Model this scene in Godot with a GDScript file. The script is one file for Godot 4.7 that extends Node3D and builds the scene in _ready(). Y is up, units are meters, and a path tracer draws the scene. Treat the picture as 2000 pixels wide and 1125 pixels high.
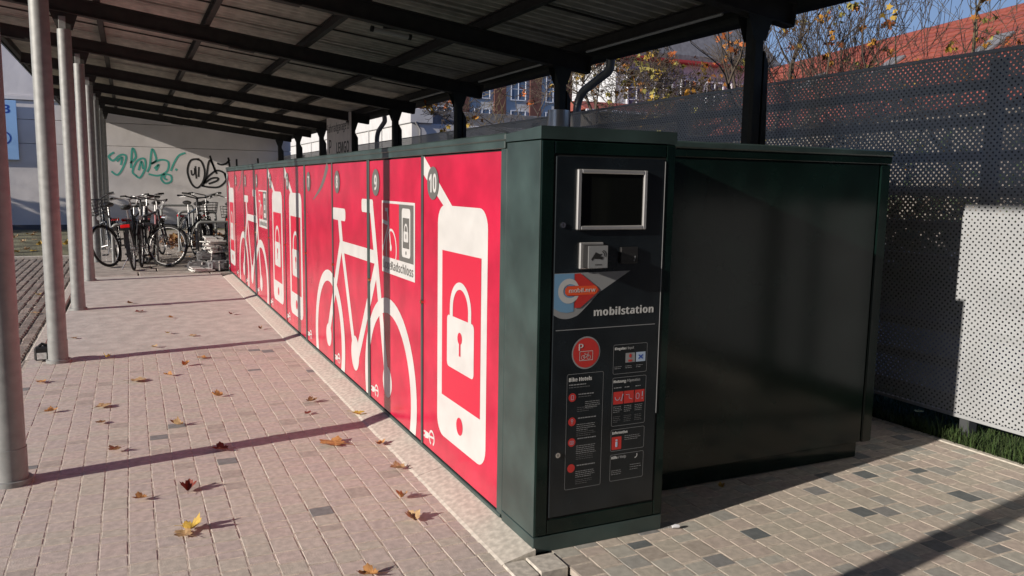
extends Node3D
# y up, metres; the camera stands at the origin, the row of lockers runs away along -z, "s" below means -z.

const XF := 1.343            # plane of the red locker doors
const ZT := -2.607           # plane of the terminal front
const POLE_X := -0.55
const FENCE_X := 4.25
const YAW := -0.4423
const PITCH := -0.1268
const ROLL := 0.0158
const FOV := 39.344

var rng := RandomNumberGenerator.new()
var taken := {}
var M := {}
var cam_inv: Transform3D
var font_plain: SystemFont
var font_bold: SystemFont


func _ready() -> void:
	rng.seed = 7
	setup_view()
	setup_materials()
	build_grounds()
	build_back_wall()
	build_far_buildings()
	build_trees()
	build_fence()
	build_shelter()
	build_lockers()
	build_terminal()
	build_bicycles()
	build_signs()
	build_litter()


# ------------------------------------------------------------------ view and light
func setup_view() -> void:
	var cam := Camera3D.new()
	cam.name = "camera"
	cam.fov = FOV
	cam.near = 0.05
	cam.far = 400.0
	cam.position = Vector3(0, 1.4, 0)
	cam.rotation = Vector3(PITCH, YAW, ROLL)
	add_child(cam)
	cam.current = true
	cam_inv = cam.transform.affine_inverse()

	var env := Environment.new()
	env.background_mode = Environment.BG_SKY
	var sm := ProceduralSkyMaterial.new()
	sm.sky_top_color = Color(0.25, 0.43, 0.74)
	sm.sky_horizon_color = Color(0.70, 0.83, 0.99)
	sm.sky_curve = 0.30
	sm.ground_bottom_color = Color(0.16, 0.15, 0.14)
	sm.ground_horizon_color = Color(0.45, 0.46, 0.47)
	var sky := Sky.new()
	sky.sky_material = sm
	env.sky = sky
	env.background_energy_multiplier = 0.58
	env.tonemap_mode = Environment.TONE_MAPPER_LINEAR
	env.tonemap_exposure = 1.22
	env.sdfgi_enabled = true
	env.ssao_enabled = true
	env.ssil_enabled = true
	var we := WorldEnvironment.new()
	we.name = "world_environment"
	we.environment = env
	add_child(we)

	var sun := DirectionalLight3D.new()
	sun.name = "sun"
	sun.light_energy = 1.6
	sun.light_color = Color(1.0, 0.955, 0.90)
	sun.light_angular_distance = 0.5
	sun.shadow_enabled = true
	add_child(sun)
	sun.look_at_from_position(Vector3.ZERO, Vector3(1.0, -0.353, -0.166), Vector3.UP)

	font_plain = SystemFont.new()
	font_plain.font_names = PackedStringArray(["Droid Sans"])
	font_bold = SystemFont.new()
	font_bold.font_names = PackedStringArray(["Droid Sans"])
	font_bold.font_weight = 700


# ------------------------------------------------------------------ materials
func noise_tex(freq: float, lo: float, hi: float, seed_: int, octaves := 4, kind := FastNoiseLite.TYPE_SIMPLEX_SMOOTH) -> NoiseTexture2D:
	var n := FastNoiseLite.new()
	n.noise_type = kind
	n.frequency = freq
	n.seed = seed_
	n.fractal_octaves = octaves
	var t := NoiseTexture2D.new()
	t.width = 512
	t.height = 512
	t.seamless = true
	t.noise = n
	var g := Gradient.new()
	g.offsets = PackedFloat32Array([0.12, 0.88])
	g.colors = PackedColorArray([Color(lo, lo, lo), Color(hi, hi, hi)])
	t.color_ramp = g
	return t


func bump_tex(freq: float, strength: float, seed_: int) -> NoiseTexture2D:
	var n := FastNoiseLite.new()
	n.frequency = freq
	n.seed = seed_
	n.fractal_octaves = 4
	var t := NoiseTexture2D.new()
	t.width = 512
	t.height = 512
	t.seamless = true
	t.as_normal_map = true
	t.bump_strength = strength
	t.noise = n
	return t


# colour in linear base-colour values
func mat(r: float, g: float, b: float, rough := 0.7, metal := 0.0) -> StandardMaterial3D:
	var m := StandardMaterial3D.new()
	m.albedo_color = Color(r, g, b).linear_to_srgb()
	m.roughness = rough
	m.metallic = metal
	return m


func worn(m: StandardMaterial3D, tex: Texture2D, scale_: float, nrm: Texture2D = null, ns := 1.0, rtex: Texture2D = null) -> StandardMaterial3D:
	m.albedo_texture = tex
	m.uv1_triplanar = true
	m.uv1_world_triplanar = true
	m.uv1_scale = Vector3(scale_, scale_, scale_)
	if nrm:
		m.normal_enabled = true
		m.normal_texture = nrm
		m.normal_scale = ns
	if rtex:
		m.roughness_texture = rtex
	return m


func setup_materials() -> void:
	var mottled := noise_tex(0.012, 0.80, 1.0, 11, 5)
	var pale := noise_tex(0.02, 0.88, 1.0, 16, 5)
	var fine := noise_tex(0.05, 0.72, 1.0, 12, 5)
	var faint := noise_tex(0.008, 0.94, 1.0, 13, 5)
	var stain := noise_tex(0.006, 0.62, 1.0, 14, 6)
	var smear := noise_tex(0.01, 0.78, 1.0, 15, 5)
	var grit := bump_tex(0.09, 3.0, 21)
	var soft := bump_tex(0.02, 2.0, 22)
	M.paver = worn(mat(1, 1, 1, 0.95), pale, 2.3, grit, 0.3)
	M.paver.vertex_color_use_as_albedo = true
	M.joint_sand = worn(mat(0.66, 0.58, 0.49, 0.97), mottled, 3.0, grit, 0.8)
	M.concrete = worn(mat(0.56, 0.53, 0.485, 0.95), pale, 0.5, grit, 0.12)
	M.kerb_concrete = worn(mat(0.64, 0.60, 0.53, 0.95), mottled, 4.0, grit, 0.25)
	M.slab = worn(mat(0.46, 0.41, 0.365, 0.93), mottled, 0.6, grit, 0.5)
	M.moss = worn(mat(0.23, 0.22, 0.13, 0.97), stain, 0.4, grit, 1.0)
	M.cobble = worn(mat(1, 1, 1, 0.95), mottled, 0.9, grit, 0.7)
	M.cobble.vertex_color_use_as_albedo = true
	M.asphalt = worn(mat(0.10, 0.10, 0.105, 0.95), mottled, 0.7, grit, 0.8)
	M.soil = worn(mat(0.07, 0.055, 0.035, 0.97), mottled, 1.0, grit, 1.0)
	M.wall = worn(mat(0.80, 0.77, 0.76, 0.85), faint, 0.25, soft, 0.15)
	M.wall_dark = mat(0.12, 0.12, 0.13, 0.9)
	M.beige_wall = worn(mat(0.21, 0.19, 0.165, 0.9), mottled, 0.5)
	M.white_wall = worn(mat(0.56, 0.56, 0.555, 0.85), faint, 0.3)
	M.grey_wall = worn(mat(0.66, 0.68, 0.70, 0.9), mottled, 0.3)
	M.brick = worn(mat(0.20, 0.085, 0.065, 0.9), fine, 1.0)
	M.red_tile = worn(mat(0.33, 0.085, 0.055, 0.85), mottled, 0.8)
	M.red_tile_b = worn(mat(0.28, 0.07, 0.05, 0.85), mottled, 0.8)
	M.red_paint = mat(0.36, 0.04, 0.035, 0.6)
	M.slate = worn(mat(0.20, 0.20, 0.205, 0.8), mottled, 0.6)
	M.win_frame = mat(0.72, 0.74, 0.78, 0.5)
	M.win_glass = mat(0.09, 0.13, 0.20, 0.08)
	M.bark = worn(mat(0.105, 0.082, 0.062, 0.95), mottled, 2.0, grit, 1.0)
	M.bark_olive = worn(mat(0.16, 0.13, 0.075, 0.95), mottled, 2.0, grit, 1.0)
	M.leaf = worn(mat(1, 1, 1, 0.75), fine, 8.0)
	M.leaf.vertex_color_use_as_albedo = true
	M.leaf.backlight_enabled = true
	M.leaf.backlight = Color(0.35, 0.22, 0.06)
	M.dry_leaf = worn(mat(1, 1, 1, 0.7), mottled, 9.0)
	M.dry_leaf.vertex_color_use_as_albedo = true
	M.dry_leaf.backlight_enabled = true
	M.dry_leaf.backlight = Color(0.3, 0.2, 0.08)
	M.grass = mat(0.026, 0.057, 0.013, 0.8)
	M.grass.vertex_color_use_as_albedo = true
	M.galv = worn(mat(0.31, 0.32, 0.315, 0.55, 0.25), pale, 1.2, null, 1.0)
	M.galv_sheet = worn(mat(0.72, 0.66, 0.58, 0.6, 0.1), mottled, 0.8)
	M.fence = worn(mat(0.46, 0.485, 0.51, 0.45, 0.35), faint, 0.5)
	M.fence_rail = mat(0.05, 0.055, 0.06, 0.6)
	M.frame_steel = worn(mat(0.022, 0.024, 0.02, 0.65), mottled, 1.0)
	M.beam_steel = worn(mat(0.040, 0.036, 0.032, 0.7), mottled, 1.0)
	M.pipe = mat(0.27, 0.275, 0.28, 0.4, 0.4)
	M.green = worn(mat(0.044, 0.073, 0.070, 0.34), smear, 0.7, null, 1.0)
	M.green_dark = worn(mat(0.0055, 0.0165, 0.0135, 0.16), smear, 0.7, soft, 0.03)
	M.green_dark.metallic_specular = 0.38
	M.panel_dark = worn(mat(0.011, 0.016, 0.020, 0.25), smear, 1.1)
	M.gap = mat(0.004, 0.004, 0.004, 0.9)  # near-black that carries the shade of the door gaps in its colour
	M.red = worn(mat(0.56, 0.017, 0.060, 0.2), noise_tex(0.014, 0.86, 1.0, 17, 6), 0.45, soft, 0.035)
	M.white = worn(mat(0.58, 0.58, 0.575, 0.3), faint, 1.2)
	M.badge = mat(0.115, 0.115, 0.11, 0.4)
	M.red_print = mat(0.52, 0.018, 0.05, 0.3)
	M.chrome = mat(0.75, 0.75, 0.75, 0.22, 1.0)
	M.brass = mat(0.55, 0.42, 0.20, 0.3, 1.0)
	M.silver = mat(0.62, 0.62, 0.62, 0.32, 0.7)
	M.screen = mat(0.006, 0.007, 0.006, 0.08)
	M.black = mat(0.012, 0.012, 0.013, 0.5)
	M.rubber = worn(mat(0.018, 0.018, 0.018, 0.85), fine, 6.0)
	M.bike_black = mat(0.012, 0.012, 0.014, 0.25)
	M.bike_grey = mat(0.06, 0.065, 0.065, 0.3, 0.3)
	M.bike_blue = mat(0.02, 0.035, 0.06, 0.3)
	M.bike_red = mat(0.25, 0.012, 0.02, 0.3)
	M.alu = mat(0.40, 0.40, 0.40, 0.38, 0.7)
	M.saddle = mat(0.018, 0.017, 0.017, 0.45)
	M.reflector = mat(0.65, 0.01, 0.012, 0.2)
	M.paper = worn(mat(0.78, 0.77, 0.74, 0.9), mottled, 5.0)
	M.paper_dark = worn(mat(0.10, 0.10, 0.105, 0.7), smear, 4.0)
	M.plastic_grey = worn(mat(0.22, 0.22, 0.23, 0.3), smear, 5.0)
	M.term_white = mat(0.52, 0.53, 0.53, 0.35)
	M.term_grey = mat(0.27, 0.28, 0.29, 0.35)
	M.term_dim = mat(0.12, 0.125, 0.13, 0.4)
	M.term_line = mat(0.26, 0.27, 0.28, 0.4)
	M.term_red = mat(0.52, 0.035, 0.03, 0.35)
	M.term_orange = mat(0.75, 0.10, 0.03, 0.35)
	M.term_blue = mat(0.16, 0.32, 0.50, 0.35)
	M.term_pale = mat(0.42, 0.52, 0.66, 0.35)
	M.sign_blue = mat(0.34, 0.58, 0.92, 0.5)
	M.ink_blue = mat(0.015, 0.075, 0.40, 0.5)
	M.ink_black = mat(0.012, 0.012, 0.012, 0.6)
	M.sign_white = worn(mat(0.88, 0.81, 0.78, 0.5), faint, 1.0)
	M.spray_green = mat(0.09, 0.46, 0.38, 0.7)
	M.spray_black = mat(0.02, 0.02, 0.022, 0.7)
	M.lamp_case = mat(0.42, 0.42, 0.40, 0.4)


# ------------------------------------------------------------------ node helpers
func numbered(called: String, parent: Node) -> String:
	var key := str(parent.get_instance_id()) + called
	if not taken.has(key):
		taken[key] = 0
		return called
	taken[key] += 1
	return "%s_%03d" % [called, taken[key]]


func tag(o: Node, label: String, category := "", group := "", kind := "") -> Node:
	if label:
		o.set_meta("label", label)
	if category:
		o.set_meta("category", category)
	if group:
		o.set_meta("group", group)
	if kind:
		o.set_meta("kind", kind)
	return o


func thing(called: String, label: String, category: String, at := Vector3.ZERO, turn := 0.0, group := "") -> Node3D:
	var o := Node3D.new()
	o.name = numbered(called, self)
	add_child(o, true)
	o.position = at
	o.rotation.y = turn
	tag(o, label, category, group)
	return o


func new_st() -> SurfaceTool:
	var st := SurfaceTool.new()
	st.begin(Mesh.PRIMITIVE_TRIANGLES)
	return st


# a mesh instance; vertices are in the parent's own axes when local is true, else in the world's
func place(called: String, mesh: Mesh, m: Material, parent: Node = self, local := false) -> MeshInstance3D:
	var o := MeshInstance3D.new()
	o.name = numbered(called, parent)
	o.mesh = mesh
	o.material_override = m
	parent.add_child(o, true)
	if not local and parent != self:
		o.transform = (parent as Node3D).global_transform.affine_inverse()
	return o


func put(called: String, st: SurfaceTool, m: Material, parent: Node = self, local := false) -> MeshInstance3D:
	return place(called, st.commit(), m, parent, local)


func struct(called: String, st: SurfaceTool, m: Material, label := "", category := "ground") -> MeshInstance3D:
	var o := put(called, st, m)
	tag(o, label, category, "", "structure")
	return o


func P(x: float, y: float, s: float) -> Vector3:
	return Vector3(x, y, -s)


func pixel(p: Vector3) -> Vector2:      # where a point shows, in a picture 2000 wide
	var q := cam_inv * p
	if q.z > -0.1:
		return Vector2(-9999, -9999)
	return Vector2(1000 + 1573.0 * q.x / -q.z, 562.5 - 1573.0 * q.y / -q.z)


func in_view(p: Vector3, margin := 20.0) -> bool:
	var q := pixel(p)
	return q.x > -margin and q.x < 2000 + margin and q.y > -margin and q.y < 1125 + margin


# ------------------------------------------------------------------ shape helpers
func tri(st: SurfaceTool, a: Vector3, b: Vector3, c: Vector3, n: Vector3) -> void:
	if (b - a).cross(c - a).dot(n) > 0.0:
		var t := b
		b = c
		c = t
	st.set_normal(n)
	st.add_vertex(a)
	st.set_normal(n)
	st.add_vertex(b)
	st.set_normal(n)
	st.add_vertex(c)


func quad(st: SurfaceTool, a: Vector3, b: Vector3, c: Vector3, d: Vector3, n := Vector3.ZERO) -> void:
	if n == Vector3.ZERO:
		n = (b - a).cross(c - a).normalized()
	tri(st, a, b, c, n)
	tri(st, a, c, d, n)


func smooth_tri(st: SurfaceTool, a: Vector3, b: Vector3, c: Vector3, na: Vector3, nb: Vector3, nc: Vector3) -> void:
	if (b - a).cross(c - a).dot(na + nb + nc) > 0.0:
		st.set_normal(na)
		st.add_vertex(a)
		st.set_normal(nc)
		st.add_vertex(c)
		st.set_normal(nb)
		st.add_vertex(b)
	else:
		st.set_normal(na)
		st.add_vertex(a)
		st.set_normal(nb)
		st.add_vertex(b)
		st.set_normal(nc)
		st.add_vertex(c)


# box from lo to hi with chamfered edges
func box(st: SurfaceTool, lo: Vector3, hi: Vector3, bev := 0.004, xf := Transform3D.IDENTITY) -> void:
	var c := (lo + hi) * 0.5
	var h := (hi - lo).abs() * 0.5
	var b := minf(bev, minf(h.x, minf(h.y, h.z)) * 0.45)
	var B := xf.basis
	for ax in 3:
		for sg in [-1.0, 1.0]:
			var n := Vector3.ZERO
			n[ax] = sg
			var u := (ax + 1) % 3
			var v := (ax + 2) % 3
			var q := []
			for k in [[-1, -1], [1, -1], [1, 1], [-1, 1]]:
				var p := Vector3.ZERO
				p[ax] = sg * h[ax]
				p[u] = k[0] * (h[u] - b)
				p[v] = k[1] * (h[v] - b)
				q.append(xf * (c + p))
			quad(st, q[0], q[1], q[2], q[3], (B * n).normalized())
	if b <= 0.0:
		return
	for ax in 3:
		var u := (ax + 1) % 3
		var v := (ax + 2) % 3
		for su in [-1.0, 1.0]:
			for sv in [-1.0, 1.0]:
				var n := Vector3.ZERO
				n[u] = su
				n[v] = sv
				var q := []
				for e in [[-1, 0], [1, 0], [1, 1], [-1, 1]]:
					var p := Vector3.ZERO
					p[ax] = e[0] * (h[ax] - b)
					p[u] = su * (h[u] - (b if e[1] == 0 else 0.0))
					p[v] = sv * (h[v] - (0.0 if e[1] == 0 else b))
					q.append(xf * (c + p))
				quad(st, q[0], q[1], q[2], q[3], (B * n).normalized())
	for sx in [-1.0, 1.0]:
		for sy in [-1.0, 1.0]:
			for sz in [-1.0, 1.0]:
				var s := Vector3(sx, sy, sz)
				tri(st, xf * (c + s * (h - Vector3(0, b, b))), xf * (c + s * (h - Vector3(b, 0, b))), xf * (c + s * (h - Vector3(b, b, 0))), (B * s).normalized())


func tube(st: SurfaceTool, pts: Array, radii, sides := 8, closed := false, caps := true) -> void:
	var n := pts.size()
	var rings := []
	var norms := []
	var up := Vector3.UP
	for i in n:
		var a: Vector3 = pts[(i - 1 + n) % n] if closed else pts[maxi(i - 1, 0)]
		var b: Vector3 = pts[(i + 1) % n] if closed else pts[mini(i + 1, n - 1)]
		var d := (b - a).normalized()
		if i == 0:
			up = Vector3.UP if absf(d.y) < 0.9 else Vector3.RIGHT
		var side := d.cross(up).normalized()
		up = side.cross(d).normalized()
		var r: float = radii if not (radii is Array) else radii[i]
		var ring := []
		var nn := []
		for k in sides:
			var t := TAU * k / sides
			var o := side * cos(t) + up * sin(t)
			nn.append(o)
			ring.append(pts[i] + o * r)
		rings.append(ring)
		norms.append(nn)
	var last := n if closed else n - 1
	for i in last:
		var j := (i + 1) % n
		for k in sides:
			var l := (k + 1) % sides
			smooth_tri(st, rings[i][k], rings[j][k], rings[j][l], norms[i][k], norms[j][k], norms[j][l])
			smooth_tri(st, rings[i][k], rings[j][l], rings[i][l], norms[i][k], norms[j][l], norms[i][l])
	if caps and not closed:
		var d0: Vector3 = (pts[0] - pts[1]).normalized()
		var d1: Vector3 = (pts[n - 1] - pts[n - 2]).normalized()
		for k in range(1, sides - 1):
			tri(st, rings[0][0], rings[0][k], rings[0][k + 1], d0)
			tri(st, rings[n - 1][0], rings[n - 1][k], rings[n - 1][k + 1], d1)


func ring_pts(c: Vector3, ax: Vector3, bx: Vector3, r: float, n: int) -> Array:
	var out := []
	for k in n:
		var t := TAU * k / n
		out.append(c + ax * cos(t) * r + bx * sin(t) * r)
	return out


func disc(st: SurfaceTool, c: Vector3, n: Vector3, r: float, thick: float, sides := 20) -> void:
	tube(st, [c, c + n * thick], r, sides)


# soft corners for a path of points: each inner corner becomes a short arc
func rounded(pts: Array, r: float, steps := 4) -> Array:
	var out := [pts[0]]
	for i in range(1, pts.size() - 1):
		var p: Vector3 = pts[i]
		var a: Vector3 = pts[i - 1] - p
		var b: Vector3 = pts[i + 1] - p
		var q := minf(r, minf(a.length(), b.length()) * 0.48)
		var p0 := p + a.normalized() * q
		var p1 := p + b.normalized() * q
		for k in steps + 1:
			var t := float(k) / steps
			out.append(p0.lerp(p, t).lerp(p.lerp(p1, t), t))
	out.append(pts[-1])
	return out


# ---- flat print: polygons in (u, v) laid on a plane given by a transform (x = u, y = v, z = towards the viewer)
func poly(st: SurfaceTool, pts: PackedVector2Array, xf: Transform3D, lift := 0.0) -> void:
	var idx := Geometry2D.triangulate_polygon(pts)
	var n := xf.basis.z.normalized()
	for i in range(0, idx.size(), 3):
		tri(st, xf * Vector3(pts[idx[i]].x, pts[idx[i]].y, lift), xf * Vector3(pts[idx[i + 1]].x, pts[idx[i + 1]].y, lift), xf * Vector3(pts[idx[i + 2]].x, pts[idx[i + 2]].y, lift), n)


func rect2(x0: float, y0: float, x1: float, y1: float) -> PackedVector2Array:
	return PackedVector2Array([Vector2(x0, y0), Vector2(x1, y0), Vector2(x1, y1), Vector2(x0, y1)])


func rrect2(x0: float, y0: float, x1: float, y1: float, r: float, steps := 6) -> PackedVector2Array:
	var out := PackedVector2Array()
	for c in [[x1 - r, y0 + r, -90.0], [x1 - r, y1 - r, 0.0], [x0 + r, y1 - r, 90.0], [x0 + r, y0 + r, 180.0]]:
		for k in steps + 1:
			var t := deg_to_rad(c[2] + 90.0 * k / steps)
			out.append(Vector2(c[0] + cos(t) * r, c[1] + sin(t) * r))
	return out


func oval2(cx: float, cy: float, rx: float, ry: float, n := 28) -> PackedVector2Array:
	var out := PackedVector2Array()
	for k in n:
		out.append(Vector2(cx + cos(TAU * k / n) * rx, cy + sin(TAU * k / n) * ry))
	return out


func arc2(cx: float, cy: float, rx: float, ry: float, a0: float, a1: float, n := 24) -> PackedVector2Array:
	var out := PackedVector2Array()
	for k in n + 1:
		var t := deg_to_rad(lerpf(a0, a1, float(k) / n))
		out.append(Vector2(cx + cos(t) * rx, cy + sin(t) * ry))
	return out


func band2(outer: PackedVector2Array, inner: PackedVector2Array) -> PackedVector2Array:
	var out := outer.duplicate()
	for k in range(inner.size() - 1, -1, -1):
		out.append(inner[k])
	return out


func line2(a: Vector2, b: Vector2, w: float, w1 := -1.0) -> PackedVector2Array:
	if w1 < 0:
		w1 = w
	var n := (b - a).orthogonal().normalized()
	return PackedVector2Array([a + n * w * 0.5, b + n * w1 * 0.5, b - n * w1 * 0.5, a - n * w * 0.5])


func curve2(ctrl: Array, n := 10) -> PackedVector2Array:      # Catmull-Rom through the points
	var out := PackedVector2Array()
	for i in ctrl.size() - 1:
		var p0: Vector2 = ctrl[maxi(i - 1, 0)]
		var p1: Vector2 = ctrl[i]
		var p2: Vector2 = ctrl[i + 1]
		var p3: Vector2 = ctrl[mini(i + 2, ctrl.size() - 1)]
		for k in n:
			out.append(p1.cubic_interpolate(p2, p0, p3, float(k) / n))
	out.append(ctrl[-1])
	return out


func stroke(st: SurfaceTool, line: PackedVector2Array, w: float, xf: Transform3D, lift := 0.0, taper := 0.0) -> void:
	var n := line.size()
	var L := []
	var Rr := []
	for i in n:
		var d := (line[mini(i + 1, n - 1)] - line[maxi(i - 1, 0)]).normalized().orthogonal()
		var ww := w * (1.0 - taper * float(i) / n) * 0.5
		L.append(xf * Vector3(line[i].x + d.x * ww, line[i].y + d.y * ww, lift))
		Rr.append(xf * Vector3(line[i].x - d.x * ww, line[i].y - d.y * ww, lift))
	for i in n - 1:
		quad(st, L[i], L[i + 1], Rr[i + 1], Rr[i], xf.basis.z.normalized())


func decal(called: String, polys: Array, xf: Transform3D, lift: float, m: Material, parent: Node) -> MeshInstance3D:
	var st := new_st()
	var up := lift
	for p in polys:
		poly(st, p, xf, up)
		up += 0.0001
	return put(called, st, m, parent)


# lettering on a plane; (u, v) is the left end of the baseline, cap is the height of a capital, width stretches it when given
func letters(called: String, words: String, u: float, v: float, cap: float, xf: Transform3D, lift: float, m: Material, parent: Node, bold := false, width := 0.0) -> MeshInstance3D:
	var t := TextMesh.new()
	t.text = words
	t.font = font_bold if bold else font_plain
	t.font_size = 64
	t.pixel_size = cap / 0.714 / 64.0
	t.depth = 0.0008
	t.curve_step = 2.0
	t.horizontal_alignment = HORIZONTAL_ALIGNMENT_LEFT
	t.vertical_alignment = VERTICAL_ALIGNMENT_BOTTOM
	var box_ := t.get_aabb()
	var k := 1.0
	if width > 0.0 and box_.size.x > 0.0:
		k = width / box_.size.x
	var o := MeshInstance3D.new()
	o.name = numbered(called, parent)
	o.mesh = t
	o.material_override = m
	parent.add_child(o, true)
	# baseline: measured on a capital so that descenders hang below
	var probe := TextMesh.new()
	probe.text = "H"
	probe.font = t.font
	probe.font_size = 64
	probe.pixel_size = t.pixel_size
	probe.depth = t.depth
	probe.horizontal_alignment = HORIZONTAL_ALIGNMENT_LEFT
	probe.vertical_alignment = VERTICAL_ALIGNMENT_BOTTOM
	var base := probe.get_aabb().position.y
	var local := Transform3D(Basis.from_scale(Vector3(k, 1, 1)), Vector3(u - box_.position.x * k, v - base, lift))
	o.transform = (parent as Node3D).global_transform.affine_inverse() * xf * local
	return o


func face_red() -> Transform3D:          # u = -s grows to the viewer's right, faces -x
	return Transform3D(Basis(Vector3(0, 0, 1), Vector3.UP, Vector3(-1, 0, 0)), Vector3(XF, 0, 0))


func face_front(z: float) -> Transform3D:
	return Transform3D(Basis.IDENTITY, Vector3(0, 0, z))


# ------------------------------------------------------------------ grounds
func sheet(x0: float, x1: float, s0: float, s1: float, y: float) -> SurfaceTool:
	var st := new_st()
	quad(st, P(x0, y, s0), P(x1, y, s0), P(x1, y, s1), P(x0, y, s1), Vector3.UP)
	return st


func paver_mesh(lx: float, lz: float, col: Color, bev := 0.004, wob := 0) -> ArrayMesh:
	var st := new_st()
	st.set_color(col)
	var hx := lx * 0.5
	var hz := lz * 0.5
	var top := []
	var rim := []
	var low := []
	var r := RandomNumberGenerator.new()
	r.seed = wob * 31 + 5
	for k in [[-1, -1], [1, -1], [1, 1], [-1, 1]]:
		var jx := r.randf_range(-0.0018, 0.0018)
		var jz := r.randf_range(-0.0018, 0.0018)
		top.append(Vector3(k[0] * (hx - bev) + jx, 0, k[1] * (hz - bev) + jz))
		rim.append(Vector3(k[0] * hx + jx, -bev * 0.9, k[1] * hz + jz))
		low.append(Vector3(k[0] * hx + jx, -0.03, k[1] * hz + jz))
	quad(st, top[0], top[1], top[2], top[3], Vector3.UP)
	for k in 4:
		var l := (k + 1) % 4
		var o: Vector3 = ((rim[k] + rim[l]) * 0.5 * Vector3(1, 0, 1)).normalized()
		quad(st, top[k], top[l], rim[l], rim[k], (o + Vector3.UP).normalized())
		quad(st, rim[k], rim[l], low[l], low[k], o)
	return st.commit()


# rows of pavers running away from the camera; the 300 that show largest are parts, the rest one mesh
func lay_pavers(bed: MeshInstance3D, x0: float, nx: int, wx: float, s0: float, s1: float, y: float, lengths: Array, tones: Array, weights: Array, skip: Callable, gap := 0.0076, bev := 0.0014, jit := 0.0008) -> void:
	var list := []
	var patch := FastNoiseLite.new()
	patch.seed = 5 + nx
	patch.frequency = 0.55
	for i in nx:
		var s := s0 - rng.randf() * 0.12
		var x := x0 + (i + 0.5) * wx
		while s < s1:
			var L: float = lengths[rng.randi() % lengths.size()]
			var c := P(x, y + rng.randf_range(-jit, jit), s + L * 0.5)
			s += L
			if s - L < s0 - 0.05 or skip.call(x, s - L * 0.5):
				continue
			var pick := clampf(rng.randf() * 0.75 + 0.125 + patch.get_noise_2d(x, s) * 0.45, 0.0, 0.9999) if rng.randf() > 0.5 else rng.randf()
			var tone := 0
			for w in weights:
				if pick < w:
					break
				pick -= w
				tone += 1
			tone = mini(tone, tones.size() - 1)
			var d := c.distance_to(Vector3(0, 1.4, 0))
			var big := L / (d * d * d) if in_view(c) else -d
			list.append([big, c, L, tone, rng.randi() % 3, rng.randf_range(-5.0, 5.0) * jit, rng.randf_range(-4.5, 4.5) * jit])
	list.sort_custom(func(a, b): return a[0] > b[0])
	var cache := {}
	var rest := new_st()
	var count := 0
	for e in list:
		var key := "%d_%d_%d" % [roundi(e[2] * 1000), e[3], e[4]]
		if not cache.has(key):
			cache[key] = paver_mesh(wx - gap, e[2] - gap * 1.45, tones[e[3]], bev, e[4] + roundi(e[2] * 100))
		var xf := Transform3D(Basis.from_euler(Vector3(e[5], 0, e[6])), e[1])
		if count < 300:
			var o := place("paver", cache[key], M.paver, bed)
			o.transform = xf
			count += 1
		elif e[0] > -13.0:
			rest.append_from(cache[key], 0, xf)
	var o2 := put("pavers_beyond", rest, M.paver, bed)
	o2.set_meta("kind", "stuff")


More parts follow.
